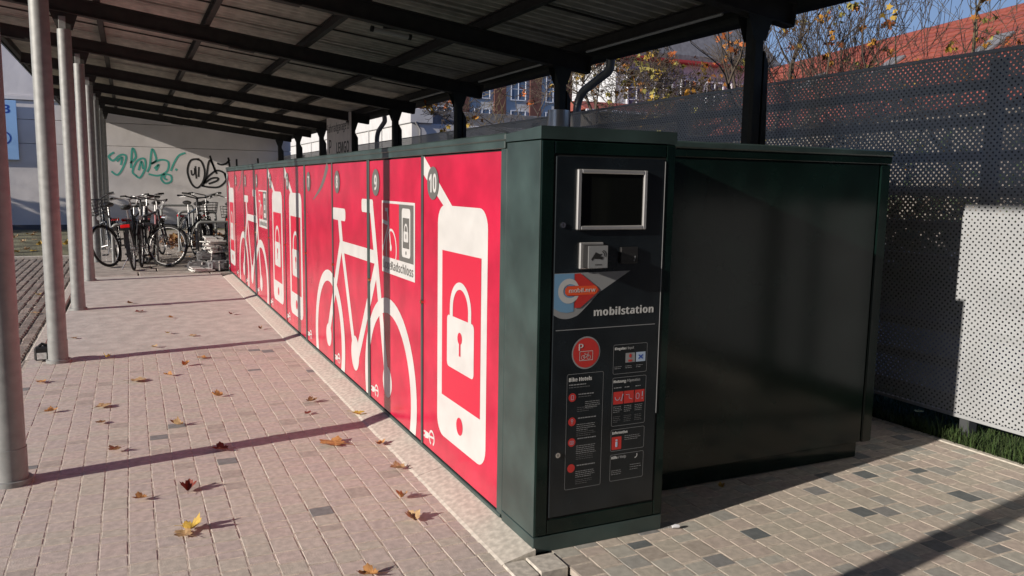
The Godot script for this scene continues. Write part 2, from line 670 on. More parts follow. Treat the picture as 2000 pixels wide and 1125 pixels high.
func build_grounds() -> void:
	struct("ground", sheet(-200, 200, -120, 220, -0.09), M.asphalt, "dark asphalt ground that runs on to the horizon")
	# pink paving in front of the lockers
	var bed := struct("paving", sheet(-0.78, 1.222, 2.2, 7.16, -0.0131), M.joint_sand, "pink grey block paving in front of the red lockers", "paving")
	var pink := [Color(0.565, 0.50, 0.455), Color(0.585, 0.525, 0.47), Color(0.55, 0.485, 0.45), Color(0.56, 0.515, 0.45), Color(0.585, 0.505, 0.46), Color(0.47, 0.415, 0.37), Color(0.24, 0.245, 0.245)]
	lay_pavers(bed, -0.762, 20, 0.1005, 2.3, 7.16, -0.012, [0.066, 0.1, 0.1, 0.132], pink, [0.2, 0.2, 0.2, 0.16, 0.14, 0.09, 0.01], func(_x, _s): return false)
	# the mixed grey paving at the terminal, wrapping round to the grass
	var bed2 := struct("paving", sheet(1.42, 4.10, 1.45, 14.0, -0.0014), M.joint_sand, "mixed grey and beige block paving by the terminal", "paving")
	var mixed := [Color(0.50, 0.455, 0.385), Color(0.53, 0.47, 0.40), Color(0.52, 0.44, 0.385), Color(0.46, 0.44, 0.39), Color(0.36, 0.35, 0.325), Color(0.25, 0.25, 0.245), Color(0.14, 0.155, 0.16), Color(0.42, 0.37, 0.32)]
	lay_pavers(bed2, 1.42, 27, 0.0993, 1.5, 3.6, 0.0, [0.066, 0.1, 0.1, 0.13], mixed, [0.19, 0.19, 0.16, 0.15, 0.11, 0.055, 0.04, 0.105], func(x, s): return s > 2.99 and x < 3.36 or (x < 1.88 and s > 2.68), 0.0085, 0.001, 0.0004)
	# kerb strip under the lockers
	var kerb_root := thing("kerb", "", "")
	kerb_root.remove_meta("label")
	tag(kerb_root, "pale concrete kerb strip along the foot of the red lockers", "kerb", "", "structure")
	var at := 2.462
	for k in 11:
		var L := 0.13 if k == 0 else 1.0
		var st := new_st()
		if k == 0:
			box(st, P(1.30, -0.08, at + L - 0.003), P(1.416, 0.004, at), 0.004)
			box(st, P(1.205, -0.08, at + L - 0.003), P(1.297, -0.003, at), 0.004)
		else:
			var prof := [Vector2(1.198, -0.08), Vector2(1.198, -0.014), Vector2(1.214, -0.005), Vector2(1.26, 0.006), Vector2(1.345, 0.024), Vector2(1.345, -0.08)]
			for q in 5:
				var u: Vector2 = prof[q]
				var v: Vector2 = prof[q + 1]
				quad(st, P(u.x, u.y, at), P(v.x, v.y, at), P(v.x, v.y, at + L - 0.004), P(u.x, u.y, at + L - 0.004), Vector3(-(v.y - u.y), v.x - u.x, 0).normalized())
			for q in range(1, 5):
				tri(st, P(prof[0].x, prof[0].y, at), P(prof[q].x, prof[q].y, at), P(prof[q + 1].x, prof[q + 1].y, at), Vector3(0, 0, 1))
		put("kerb_stone", st, M.kerb_concrete, kerb_root)
		at += L
	# big concrete slabs between the paving and the bicycles
	var floor_root := thing("concrete_floor", "", "")
	tag(floor_root, "smooth beige concrete slabs in front of the far lockers", "floor", "", "structure")
	for e in [[7.17, 9.86], [9.885, 12.44], [12.475, 13.02]]:
		var st := new_st()
		box(st, P(-0.66, -0.08, e[1]), P(1.212, -0.010, e[0]), 0.006)
		put("slab", st, M.concrete, floor_root)
	# floor of the bicycle stand: slabs lying crosswise
	var stand := thing("bicycle_stand_floor", "", "")
	tag(stand, "grey beige slab floor under the parked bicycles", "floor", "", "structure")
	var s := 13.03
	while s < 24.5:
		var x := -0.62 - rng.randf() * 0.3
		while x < 4.4:
			var xe := minf(x + 0.98, 4.45)
			var st := new_st()
			box(st, P(maxf(x, -0.66), -0.08, s + 0.49), P(xe, -0.008 + rng.randf_range(-0.002, 0.002), s), 0.006)
			if x < 1.2 or s > 13.2:
				put("slab", st, M.slab, stand)
			x += 1.0
		s += 0.5
	# rough stone setts at the left of the roof
	var yard := struct("cobbled_yard", sheet(-9, -0.70, -1.0, 16.35, -0.035), M.joint_sand, "rough grey stone setts left of the galvanised poles", "paving")
	yard.material_override = worn(mat(0.13, 0.115, 0.095, 0.97), noise_tex(0.02, 0.6, 1.0, 91), 3.0)
	yard.material_override.albedo_color = Color(0.27, 0.235, 0.20).linear_to_srgb()
	var setts := []
	var grey := [Color(0.34, 0.29, 0.25), Color(0.30, 0.265, 0.235), Color(0.37, 0.32, 0.275), Color(0.27, 0.24, 0.215)]
	var xx := -0.765
	while xx > -3.4:
		var ss := 3.5 + rng.randf() * 0.05
		while ss < 16.3:
			var L := rng.randf_range(0.09, 0.125)
			var c := P(xx, -0.018 + rng.randf_range(-0.004, 0.004), ss + L * 0.5)
			if in_view(c, 60):
				setts.append([c.length(), c, L])
			ss += L
		xx -= 0.1
	setts.sort_custom(func(a, b): return a[0] < b[0])
	var sett_cache := []
	for k in 12:
		sett_cache.append(paver_mesh(0.088, 0.092, grey[k % 4], 0.014, k))
	var rest := new_st()
	for i in setts.size():
		var e = setts[i]
		var xf := Transform3D(Basis.from_euler(Vector3(rng.randf_range(-0.03, 0.03), rng.randf_range(-0.08, 0.08), rng.randf_range(-0.03, 0.03))) * Basis.from_scale(Vector3(1, 1, e[2] / 0.1)), e[1])
		if i < 300:
			var o := place("sett", sett_cache[rng.randi() % 12], M.cobble, yard)
			o.transform = xf
		else:
			rest.append_from(sett_cache[rng.randi() % 12], 0, xf)
	put("setts_beyond", rest, M.cobble, yard).set_meta("kind", "stuff")
	var ek := new_st()
	box(ek, P(-9, -0.1, 16.44), P(-0.72, 0.03, 16.36), 0.01)
	box(ek, P(-0.79, -0.1, 16.35), P(-0.70, -0.006, 7.2), 0.008)
	struct("edging_kerb", ek, M.kerb_concrete, "narrow dark edging kerb between the setts and the mossy ground", "kerb")
	struct("mossy_ground", sheet(-12, 6.0, 16.44, 26.05, -0.03), M.moss, "mossy brown green ground in front of the grey hall wall", "ground")
	# strip of lawn under the perforated fence
	var lawn := struct("lawn_strip", sheet(4.148, 4.95, -1.0, 26, -0.01), M.soil, "narrow strip of dark soil under the perforated fence", "ground")
	lawn.set_meta("kind", "structure")
	var eg := new_st()
	box(eg, P(4.10, -0.1, 14.0), P(4.148, 0.004, -1.0), 0.006)
	struct("lawn_edging", eg, M.kerb_concrete, "thin concrete edging between the grey paving and the grass", "kerb")
	build_grass()


func build_grass() -> void:
	var st := new_st()
	var a := Vector3(-0.0035, 0, 0)
	var b := Vector3(0.0035, 0, 0)
	var c := Vector3(-0.0024, 0.55, 0.12)
	var d := Vector3(0.0024, 0.55, 0.12)
	var e := Vector3(0, 1.0, 0.42)
	var n := Vector3(0, 0.4, -0.9).normalized()
	for q in [[a, b, d], [a, d, c], [c, d, e]]:
		for p in q:
			st.set_normal(n)
			st.set_color(Color.WHITE)
			st.add_vertex(p)
	var mm := MultiMesh.new()
	mm.transform_format = MultiMesh.TRANSFORM_3D
	mm.use_colors = true
	mm.mesh = st.commit()
	var n_blades := 34000
	mm.instance_count = n_blades
	for i in n_blades:
		var s := 1.2 + pow(rng.randf(), 1.6) * 11.0
		var p := P(4.14 + pow(rng.randf(), 1.7) * 0.7, -0.012, s)
		var hgt := rng.randf_range(0.04, 0.10) * (1.5 if rng.randf() < 0.06 else 1.0)
		var bs := Basis(Vector3.UP, rng.randf() * TAU) * Basis(Vector3.RIGHT, rng.randf_range(-0.3, 0.7)) * Basis.from_scale(Vector3(1.0, hgt, hgt))
		mm.set_instance_transform(i, Transform3D(bs, p))
		var k := rng.randf_range(0.6, 1.5)
		var dry := rng.randf()
		mm.set_instance_color(i, Color(k * (1.0 + dry * 0.35), k, k * 0.9))
	var o := MultiMeshInstance3D.new()
	o.name = "grass"
	o.multimesh = mm
	o.material_override = M.grass
	add_child(o)
	tag(o, "short dark green grass growing along the perforated fence", "grass", "", "stuff")


# ------------------------------------------------------------------ far hall wall with graffiti
func build_back_wall() -> void:
	var z := 26.0
	var t := thing("hall_wall", "pale grey panelled hall wall with green and black graffiti", "wall", P(-2, 0, z))
	var rows := [[-0.1, 2.328], [2.34, 2.976], [2.988, 3.49], [3.63, 5.4], [5.412, 7.6]]
	for r in rows:
		for c in [[-14.0, -7.0], [-6.992, -1.62], [-1.608, 4.6]]:
			var st := new_st()
			box(st, P(c[0], r[0], z + 0.2), P(c[1], r[1], z), 0.006)
			put("wall_panel", st, M.wall, t)
	var led := new_st()
	box(led, P(-14, 3.5, z + 0.2), P(4.6, 3.62, z - 0.05), 0.01)
	put("ledge", led, M.wall, t)
	var back := new_st()
	box(back, P(-14, -0.1, z + 0.5), P(4.6, 7.55, z + 0.21), 0.0)
	put("wall_core", back, M.wall_dark, t)
	var base := new_st()
	box(base, P(-14, -0.1, z), P(4.6, 0.10, z - 0.02), 0.004)
	put("plinth", base, M.wall_dark, t)
	var pipe := new_st()
	tube(pipe, [P(-1.60, 0, z - 0.05), P(-1.58, 2.26, z - 0.05), P(-1.5, 2.29, z - 0.05)], 0.02, 6)
	put("cable_pipe", pipe, M.wall_dark, t)
	var xf := face_front(-z)
	# green tag
	var g := new_st()
	for c in [
		[[-0.36, 2.16], [-0.50, 2.04], [-0.40, 1.92], [-0.24, 2.06], [-0.12, 2.10], [-0.05, 2.02], [-0.15, 1.72], [-0.30, 1.52], [-0.45, 1.62]],
		[[-0.30, 1.90], [-0.16, 2.02], [-0.20, 1.80]],
		[[0.06, 1.72], [0.12, 2.28], [0.20, 2.05], [0.05, 1.86]],
		[[0.20, 1.50], [0.10, 1.62], [0.22, 1.92], [0.42, 2.0], [0.44, 1.75], [0.30, 1.46], [0.18, 1.5]],
		[[0.26, 1.66], [0.34, 1.92], [0.38, 1.7]],
		[[0.48, 1.62], [0.56, 1.80], [0.64, 2.28], [0.74, 1.98], [0.60, 1.86], [0.86, 1.98], [1.06, 1.92], [1.02, 1.66], [0.78, 1.52], [0.52, 1.56]],
		[[0.68, 1.72], [0.80, 1.84], [0.72, 1.66]],
		[[0.95, 1.58], [0.85, 1.44], [0.96, 1.30], [1.12, 1.36], [1.12, 1.52], [0.98, 1.56], [0.94, 1.45], [1.02, 1.40]],
		[[1.12, 1.66], [1.22, 1.90], [1.36, 2.12], [1.54, 2.20]],
	]:
		var pts := []
		for p in c:
			pts.append(Vector2(p[0], p[1]))
		stroke(g, curve2(pts), 0.055, xf, 0.003)
	stroke(g, PackedVector2Array([Vector2(1.25, 1.68), Vector2(1.29, 1.73)]), 0.06, xf, 0.003)
	put("green_graffiti", g, M.spray_green, t)
	var b := new_st()
	for c in [
		[[1.92, 2.03], [1.68, 1.98], [1.58, 1.66], [1.68, 1.30], [1.84, 1.18], [2.0, 1.36], [2.06, 1.66], [1.98, 1.95], [1.86, 2.02]],
		[[1.98, 1.22], [2.10, 1.50], [2.16, 1.86], [2.22, 2.0], [2.30, 1.86], [2.36, 1.66]],
		[[2.22, 2.14], [2.30, 1.86], [2.40, 1.60]],
		[[2.02, 1.30], [2.16, 1.52], [2.40, 1.70], [2.62, 1.62], [2.66, 1.42], [2.46, 1.22], [2.20, 1.20], [1.96, 1.24]],
		[[2.06, 1.32], [2.24, 1.46], [2.42, 1.48], [2.40, 1.40], [2.16, 1.30]],
		[[2.62, 1.62], [2.68, 1.42], [2.76, 1.30]],
		[[2.42, 1.92], [2.54, 1.88], [2.68, 1.92], [2.78, 2.04]],
		[[2.74, 2.10], [2.76, 1.96], [2.78, 1.80]],
		[[2.98, 2.06], [2.98, 1.75]],
		[[3.60, 2.10], [3.62, 1.8]],
	]:
		var pts := []
		for p in c:
			pts.append(Vector2(p[0], p[1]))
		stroke(b, curve2(pts), 0.055, xf, 0.003)
	stroke(b, curve2([Vector2(1.68, 1.70), Vector2(1.70, 1.56), Vector2(1.77, 1.60), Vector2(1.78, 1.76)]), 0.04, xf, 0.003)
	stroke(b, PackedVector2Array([Vector2(1.80, 1.82), Vector2(1.82, 1.45)]), 0.045, xf, 0.003)
	stroke(b, PackedVector2Array([Vector2(1.90, 1.80), Vector2(1.88, 1.50)]), 0.045, xf, 0.003)
	put("black_graffiti", b, M.spray_black, t)


# ------------------------------------------------------------------ buildings beyond the fence
func window_on(parent: Node, xf: Transform3D, u: float, v: float, w: float, h: float, cols := 2, rows := 3) -> void:
	var f := new_st()
	var fw := 0.07
	box(f, Vector3(u, v, -0.05), Vector3(u + fw, v + h, 0.05), 0.004, xf)
	box(f, Vector3(u + w - fw, v, -0.05), Vector3(u + w, v + h, 0.05), 0.004, xf)
	box(f, Vector3(u + fw, v, -0.05), Vector3(u + w - fw, v + fw, 0.048), 0.004, xf)
	box(f, Vector3(u + fw, v + h - fw, -0.05), Vector3(u + w - fw, v + h, 0.048), 0.004, xf)
	for k in range(1, cols):
		var cx := u + w * k / cols
		box(f, Vector3(cx - 0.03, v + fw, -0.02), Vector3(cx + 0.03, v + h - fw, 0.04), 0.003, xf)
	for k in range(1, rows):
		var cy := v + h * k / rows
		box(f, Vector3(u + fw, cy - 0.02, -0.02), Vector3(u + w - fw, cy + 0.02, 0.036), 0.003, xf)
	var fr := put("window", f, M.win_frame, parent)
	var g := new_st()
	box(g, Vector3(u + fw, v + fw, 0.005), Vector3(u + w - fw, v + h - fw, 0.015), 0.0, xf)
	put("pane", g, M.win_glass, fr)


func build_far_buildings() -> void:
	# white flat-roofed annex
	var t := thing("white_building", "low white flat roofed building with a grey roof edge behind the fence", "building", P(13, 0, 40))
	var x0 := 10.5
	var st := new_st()
	box(st, P(x0, -0.1, 62), P(x0 + 7.5, 3.86, 32), 0.02)
	put("wall", st, M.white_wall, t)
	st = new_st()
	box(st, P(x0 + 0.9, 3.862, 61.5), P(x0 + 7.7, 4.45, 32.4), 0.02)
	put("roof", st, M.slate, t)
	st = new_st()
	box(st, P(x0 - 0.08, 3.866, 62), P(x0 + 0.9, 4.45, 31.9), 0.02)
	put("parapet", st, M.white_wall, t)
	for s in [34.0, 36.2, 38.4, 41.0, 44.0, 48.0, 52.0]:
		st = new_st()
		box(st, P(x0 - 0.06, 0, s + 0.07), P(x0 - 0.003, 3.86, s), 0.01)
		put("wall_rib", st, M.white_wall, t)
	st = new_st()
	tube(st, [P(x0 + 0.35, 0, 31.9), P(x0 + 0.35, 3.6, 31.9), P(x0 + 0.15, 3.9, 31.9)], 0.05, 6)
	put("downpipe", st, M.slate, t)
	# brick building with tall windows
	t = thing("brick_building", "dark red brick building with wide blue white windows behind the white annex", "building", P(24, 0, 56))
	st = new_st()
	box(st, P(14, -0.1, 66), P(34, 12.5, 55), 0.02)
	put("wall", st, M.brick, t)
	st = new_st()
	box(st, P(15.5, 0.0, 55.0), P(33.9, 12.3, 54.96), 0.0)
	put("render_panel", st, M.white_wall, t)
	var xf := face_front(-54.9)
	for k in 7:
		var u := 15.6 + k * 2.9
		st = new_st()
		box(st, P(u, 0, 55.0), P(u + 0.95, 12.4, 54.8), 0.01)
		put("brick_pier", st, M.brick, t)
		for v in [1.0, 4.4, 7.6]:
			window_on(t, xf, u + 1.35, v, 1.25, 2.5, 2, 3)
	st = new_st()
	box(st, P(13.8, 12.5, 66.2), P(34.2, 13.0, 54.5), 0.02)
	put("roof", st, M.slate, t)
	# grey house with a mansard roof
	t = thing("grey_house", "grey rendered house with tall paned windows and a slate mansard roof", "house", P(24, 0, 34))
	st = new_st()
	box(st, P(20.2, -0.1, 36), P(29.5, 7.2, 32), 0.02)
	put("wall", st, M.grey_wall, t)
	st = new_st()
	box(st, P(19.9, 7.2, 36.3), P(29.8, 7.34, 31.6), 0.02)
	put("cornice", st, M.red_paint, t)
	st = new_st()
	box(st, P(19.95, 7.343, 36.2), P(29.7, 7.6, 31.7), 0.02)
	put("gutter_board", st, M.slate, t)
	st = new_st()
	var lo := [P(20.0, 7.6, 31.75), P(29.7, 7.6, 31.75), P(29.7, 7.6, 36.2), P(20.0, 7.6, 36.2)]
	var hi := [P(20.9, 9.9, 33.1), P(28.5, 9.9, 33.1), P(28.5, 9.9, 34.9), P(20.9, 9.9, 34.9)]
	for k in 4:
		var l := (k + 1) % 4
		var n: Vector3 = (lo[l] - lo[k]).cross(hi[k] - lo[k]).normalized()
		if n.y < 0:
			n = -n
		quad(st, lo[k], lo[l], hi[l], hi[k], n)
	quad(st, hi[0], hi[1], hi[2], hi[3], Vector3.UP)
	put("roof", st, M.slate, t)
	xf = face_front(-31.95)
	for u in [20.8, 22.3, 23.8, 25.3, 26.8, 28.2]:
		for v in [1.0, 4.3]:
			window_on(t, xf, u, v, 1.05, 2.2, 2, 4)
	# small annex with the red roof
	t = thing("red_roofed_annex", "low annex with a bright red roof in front of the grey house", "building", P(19.5, 0, 29))
	st = new_st()
	box(st, P(16.9, -0.1, 31), P(22.0, 4.45, 28.6), 0.02)
	put("wall", st, M.beige_wall, t)
	st = new_st()
	var a0 := P(16.5, 4.45, 28.2)
	var a1 := P(22.6, 4.45, 28.2)
	var b0 := P(16.9, 4.95, 29.9)
	var b1 := P(22.0, 4.95, 29.9)
	var c0 := P(16.5, 4.45, 31.5)
	var c1 := P(22.6, 4.45, 31.5)
	quad(st, a0, a1, b1, b0, Vector3(0, 0.92, 0.38))
	quad(st, c0, c1, b1, b0, Vector3(0, 0.92, -0.38))
	tri(st, a0, b0, c0, Vector3(-0.87, 0.5, 0).normalized())
	tri(st, a1, b1, c1, Vector3(0.87, 0.5, 0).normalized())
	put("roof", st, M.red_tile, t)
	st = new_st()
	box(st, P(16.45, 4.36, 28.2), P(22.65, 4.45, 28.1), 0.01)
	put("gutter", st, M.win_frame, t)
	# unseen buildings outside the frame, placed to block sky light and darken reflections
	for e in [["unseen brick building behind the camera that darkens the glossy panels", -26.0, 24.0, -24.0, -14.0, 11.0, 0], ["unseen rendered house at the left placed to block sky light", -52.0, -40.0, 2.0, 20.0, 8.5, 1], ["unseen rendered house behind the bare tree placed to block sky light", -54.0, -41.0, 24.0, 46.0, 9.0, 1]]:
		t = thing("unseen_building", e[0], "building", P((e[1] + e[2]) * 0.5, 0, (e[3] + e[4]) * 0.5))
		st = new_st()
		box(st, P(e[1], -0.1, e[4]), P(e[2], e[5], e[3]), 0.02)
		put("wall", st, M.brick if e[6] == 0 else M.beige_wall, t)
		st = new_st()
		box(st, P(e[1] - 0.4, e[5], e[4] + 0.4), P(e[2] + 0.4, e[5] + 0.35, e[3] - 0.4), 0.03)
		put("roof", st, M.slate, t)
		var wx := face_front(14.05) * Transform3D(Basis(Vector3.UP, PI), Vector3.ZERO) if e[6] == 0 else Transform3D(Basis(Vector3(0, 0, -1), Vector3.UP, Vector3(1, 0, 0)), Vector3(e[2] + 0.05, 0, 0))
		if e[6] == 0:
			wx = Transform3D(Basis(Vector3(-1, 0, 0), Vector3.UP, Vector3(0, 0, -1)), Vector3(0, 0, 13.95))
		for k in 7:
			var uu: float = -21.0 + k * 6.0 if e[6] == 0 else e[3] + 1.2 + k * (e[4] - e[3] - 2.4) / 7.0
			for v in [1.2, 5.2]:
				window_on(t, wx, uu, v, 1.3, 2.0, 2, 2)
	# long house with the red tiled roof at the right
	t = thing("red_roofed_house", "long house with a big red tiled roof rising above the fence", "house", P(25, 0, 22))
	var r0 := P(28.6, 7.1, 32.0)
	var r1 := P(24.1, 7.1, 11.5)
	var dirv := (r1 - r0).normalized()
	var out := Vector3.UP.cross(dirv).normalized()
	if out.x > 0:
		out = -out
	var slope_w := 5.2
	var drop := 3.6
	var e0 := r0 + out * slope_w - Vector3(0, drop, 0)
	var length := r0.distance_to(r1)
	var down := (e0 - r0)
	var down_len := down.length()
	down = down.normalized()
	var nrm := dirv.cross(down).normalized()
	if nrm.y < 0:
		nrm = -nrm
	# tile courses: each course a wavy sheet proud of the one below it
	var course := 0.36
	var ncourse := int(down_len / course)
	for c in ncourse:
		st = new_st()
		var top := r0 + down * (c * course) + nrm * 0.01
		var bot := r0 + down * ((c + 1) * course + 0.03) + nrm * 0.05
		var step := 0.16
		var nst := int(length / step)
		for k in nst:
			var u0 := dirv * (k * step)
			var u1 := dirv * ((k + 1) * step)
			var up0 := nrm * (0.03 if k % 2 == 0 else 0.0)
			var up1 := nrm * (0.03 if k % 2 == 1 else 0.0)
			quad(st, top + u0 + up0, top + u1 + up1, bot + u1 + up1, bot + u0 + up0, (nrm + dirv * (0.2 if k % 2 == 0 else -0.2)).normalized())
			quad(st, bot + u0 + up0, bot + u1 + up1, bot + u1 + up1 - nrm * 0.05, bot + u0 + up0 - nrm * 0.05, down)
		put("tile_course", st, M.red_tile if c % 3 != 1 else M.red_tile_b, t)
	st = new_st()
	tube(st, [r0 + nrm * 0.02, r1 + nrm * 0.02], 0.12, 8)
	put("ridge_tiles", st, M.red_tile_b, t)
	st = new_st()
	tube(st, [r0 - dirv * 0.05 + nrm * 0.06, r0 - dirv * 0.05 + down * down_len + nrm * 0.06], 0.1, 6)
	put("verge", st, M.red_tile, t)
	st = new_st()
	var back_e0 := r0 - out * slope_w - Vector3(0, drop, 0)
	quad(st, r0, r0 + dirv * length, back_e0 + dirv * length, back_e0, Vector3(-out.x, 1, -out.z).normalized())
	put("rear_roof", st, M.red_tile_b, t)
	st = new_st()
	var w0 := r0 + out * (slope_w - 0.5) + dirv * 0.25
	var w1 := r0 - out * (slope_w - 0.5) + dirv * 0.25
	var ey := 7.1 - drop + 0.15
	for q in [[w0, w0 + dirv * (length - 0.5), out], [w1, w1 + dirv * (length - 0.5), -out], [w0, w1, -dirv], [w0 + dirv * (length - 0.5), w1 + dirv * (length - 0.5), dirv]]:
		var a: Vector3 = q[0]
		var b: Vector3 = q[1]
		quad(st, Vector3(a.x, -0.1, a.z), Vector3(b.x, -0.1, b.z), Vector3(b.x, ey, b.z), Vector3(a.x, ey, a.z), q[2])
	var mid := r0 + dirv * 0.25
	tri(st, Vector3(w0.x, ey, w0.z), Vector3(w1.x, ey, w1.z), mid - Vector3(0, 0.1, 0), -dirv)
	put("wall", st, M.beige_wall, t)
	for k in [3.5, 8.0, 12.5, 17.0]:
		st = new_st()
		var p: Vector3 = r0 + dirv * k + down * 2.6 + nrm * 0.07
		var bs := Basis(dirv, nrm, dirv.cross(nrm))
		box(st, Vector3(-0.35, 0, -0.5), Vector3(0.35, 0.08, 0.5), 0.01, Transform3D(bs, p))
		put("skylight", st, M.slate, t)


# ------------------------------------------------------------------ trees
func grow(stt: SurfaceTool, stb: SurfaceTool, tips: Array, r: RandomNumberGenerator, p: Vector3, d: Vector3, L: float, rad: float, depth: int, maxd: int, spread: float, upward: float) -> void:
	var n := 4 if depth < 2 else 3
	var pts := [p]
	var rr := [rad]
	var q := p
	var dd := d
	for k in n:
		dd = (dd + Vector3(r.randf_range(-1, 1), r.randf_range(-0.6, 1) * upward, r.randf_range(-1, 1)) * 0.22).normalized()
		q += dd * L / n
		pts.append(q)
		rr.append(maxf(rad * (1.0 - 0.42 * (k + 1) / n), 0.0042))
	tube(stt if depth < 2 else stb, pts, rr, 8 if depth < 1 else (5 if depth < 3 else 3), false, false)
	if depth >= maxd:
		tips.append([q, dd])
		return
	var kids := 2 + (1 if r.randf() < 0.75 else 0)
	for k in kids:
		var at: Vector3 = pts[n] if k < 2 else pts[2]
		var ax := dd.cross(Vector3(r.randf_range(-1, 1), r.randf_range(-1, 1), r.randf_range(-1, 1))).normalized()
		var nd := dd.rotated(ax, r.randf_range(0.25, 1.0) * spread)
		nd = (nd + Vector3.UP * 0.12 * upward).normalized()
		grow(stt, stb, tips, r, at, nd, L * r.randf_range(0.62, 0.86), rr[n] * (0.9 if k == 0 else 0.72), depth + 1, maxd, spread, upward)


func leaf_card(st: SurfaceTool, p: Vector3, d: Vector3, size: float, r: RandomNumberGenerator, col: Color) -> void:
	# a small five-lobed leaf, folded along its rib
	var bx := d.cross(Vector3(r.randf_range(-1, 1), r.randf_range(-1, 1), r.randf_range(-1, 1))).normalized()
	var nz := d.cross(bx).normalized()
	var shape := [Vector2(0, 0.12), Vector2(-0.34, 0.04), Vector2(-0.26, 0.30), Vector2(-0.52, 0.52), Vector2(-0.22, 0.60), Vector2(0, 1.0)]
	st.set_color(col)
	for sg in [-1.0, 1.0]:
		for k in shape.size() - 1:
			var a := p + d * 0.12 * size
			var b: Vector3 = p + (d * shape[k].y + bx * shape[k].x * sg + nz * absf(shape[k].x) * 0.35) * size
			var c: Vector3 = p + (d * shape[k + 1].y + bx * shape[k + 1].x * sg + nz * absf(shape[k + 1].x) * 0.35) * size
			if k > 0:
				tri(st, a, b, c, nz)


func tree(called: String, label: String, at: Vector3, first: float, rad: float, seed_: int, maxd: int, spread: float, upward: float, leaf_share: float, bark: Material, lean := Vector3.ZERO, stems := 1) -> void:
	var r := RandomNumberGenerator.new()
	r.seed = seed_
	var t := thing(called, label, "tree", at, 0, "trees beyond the fence")
	var trunk := new_st()
	var twigs := new_st()
	var tips := []
	for k in stems:
		var o := Vector3(r.randf_range(-0.15, 0.15), 0, r.randf_range(-0.15, 0.15)) * (0.0 if stems == 1 else 1.0)
		var d := (Vector3.UP + lean + Vector3(r.randf_range(-1, 1), 0, r.randf_range(-1, 1)) * (0.08 if stems == 1 else 0.45)).normalized()
		grow(trunk, twigs, tips, r, at + o + Vector3(0, -0.1, 0), d, first, rad, 0, maxd, spread, upward)
	put("trunk", trunk, bark, t)
	put("crown", twigs, bark, t).set_meta("kind", "stuff")
	if leaf_share <= 0.0:
		return
	var leaves := new_st()
	var cols := [Color(0.62, 0.30, 0.035), Color(0.60, 0.40, 0.06), Color(0.50, 0.20, 0.03), Color(0.34, 0.30, 0.07), Color(0.55, 0.16, 0.04)]
	for e in tips:
		if r.randf() > leaf_share:
			continue
		var col: Color = cols[r.randi() % cols.size()]
		for k in 4 + r.randi() % 6:
			var d := Vector3(r.randf_range(-0.7, 0.7), r.randf_range(-1.0, 0.1), r.randf_range(-0.7, 0.7)).normalized()
			leaf_card(leaves, e[0] + Vector3(r.randf_range(-0.1, 0.1), r.randf_range(-0.12, 0.05), r.randf_range(-0.1, 0.1)), d, r.randf_range(0.07, 0.125), r, col * r.randf_range(0.75, 1.2))
	put("leaves", leaves, M.leaf, t).set_meta("kind", "stuff")


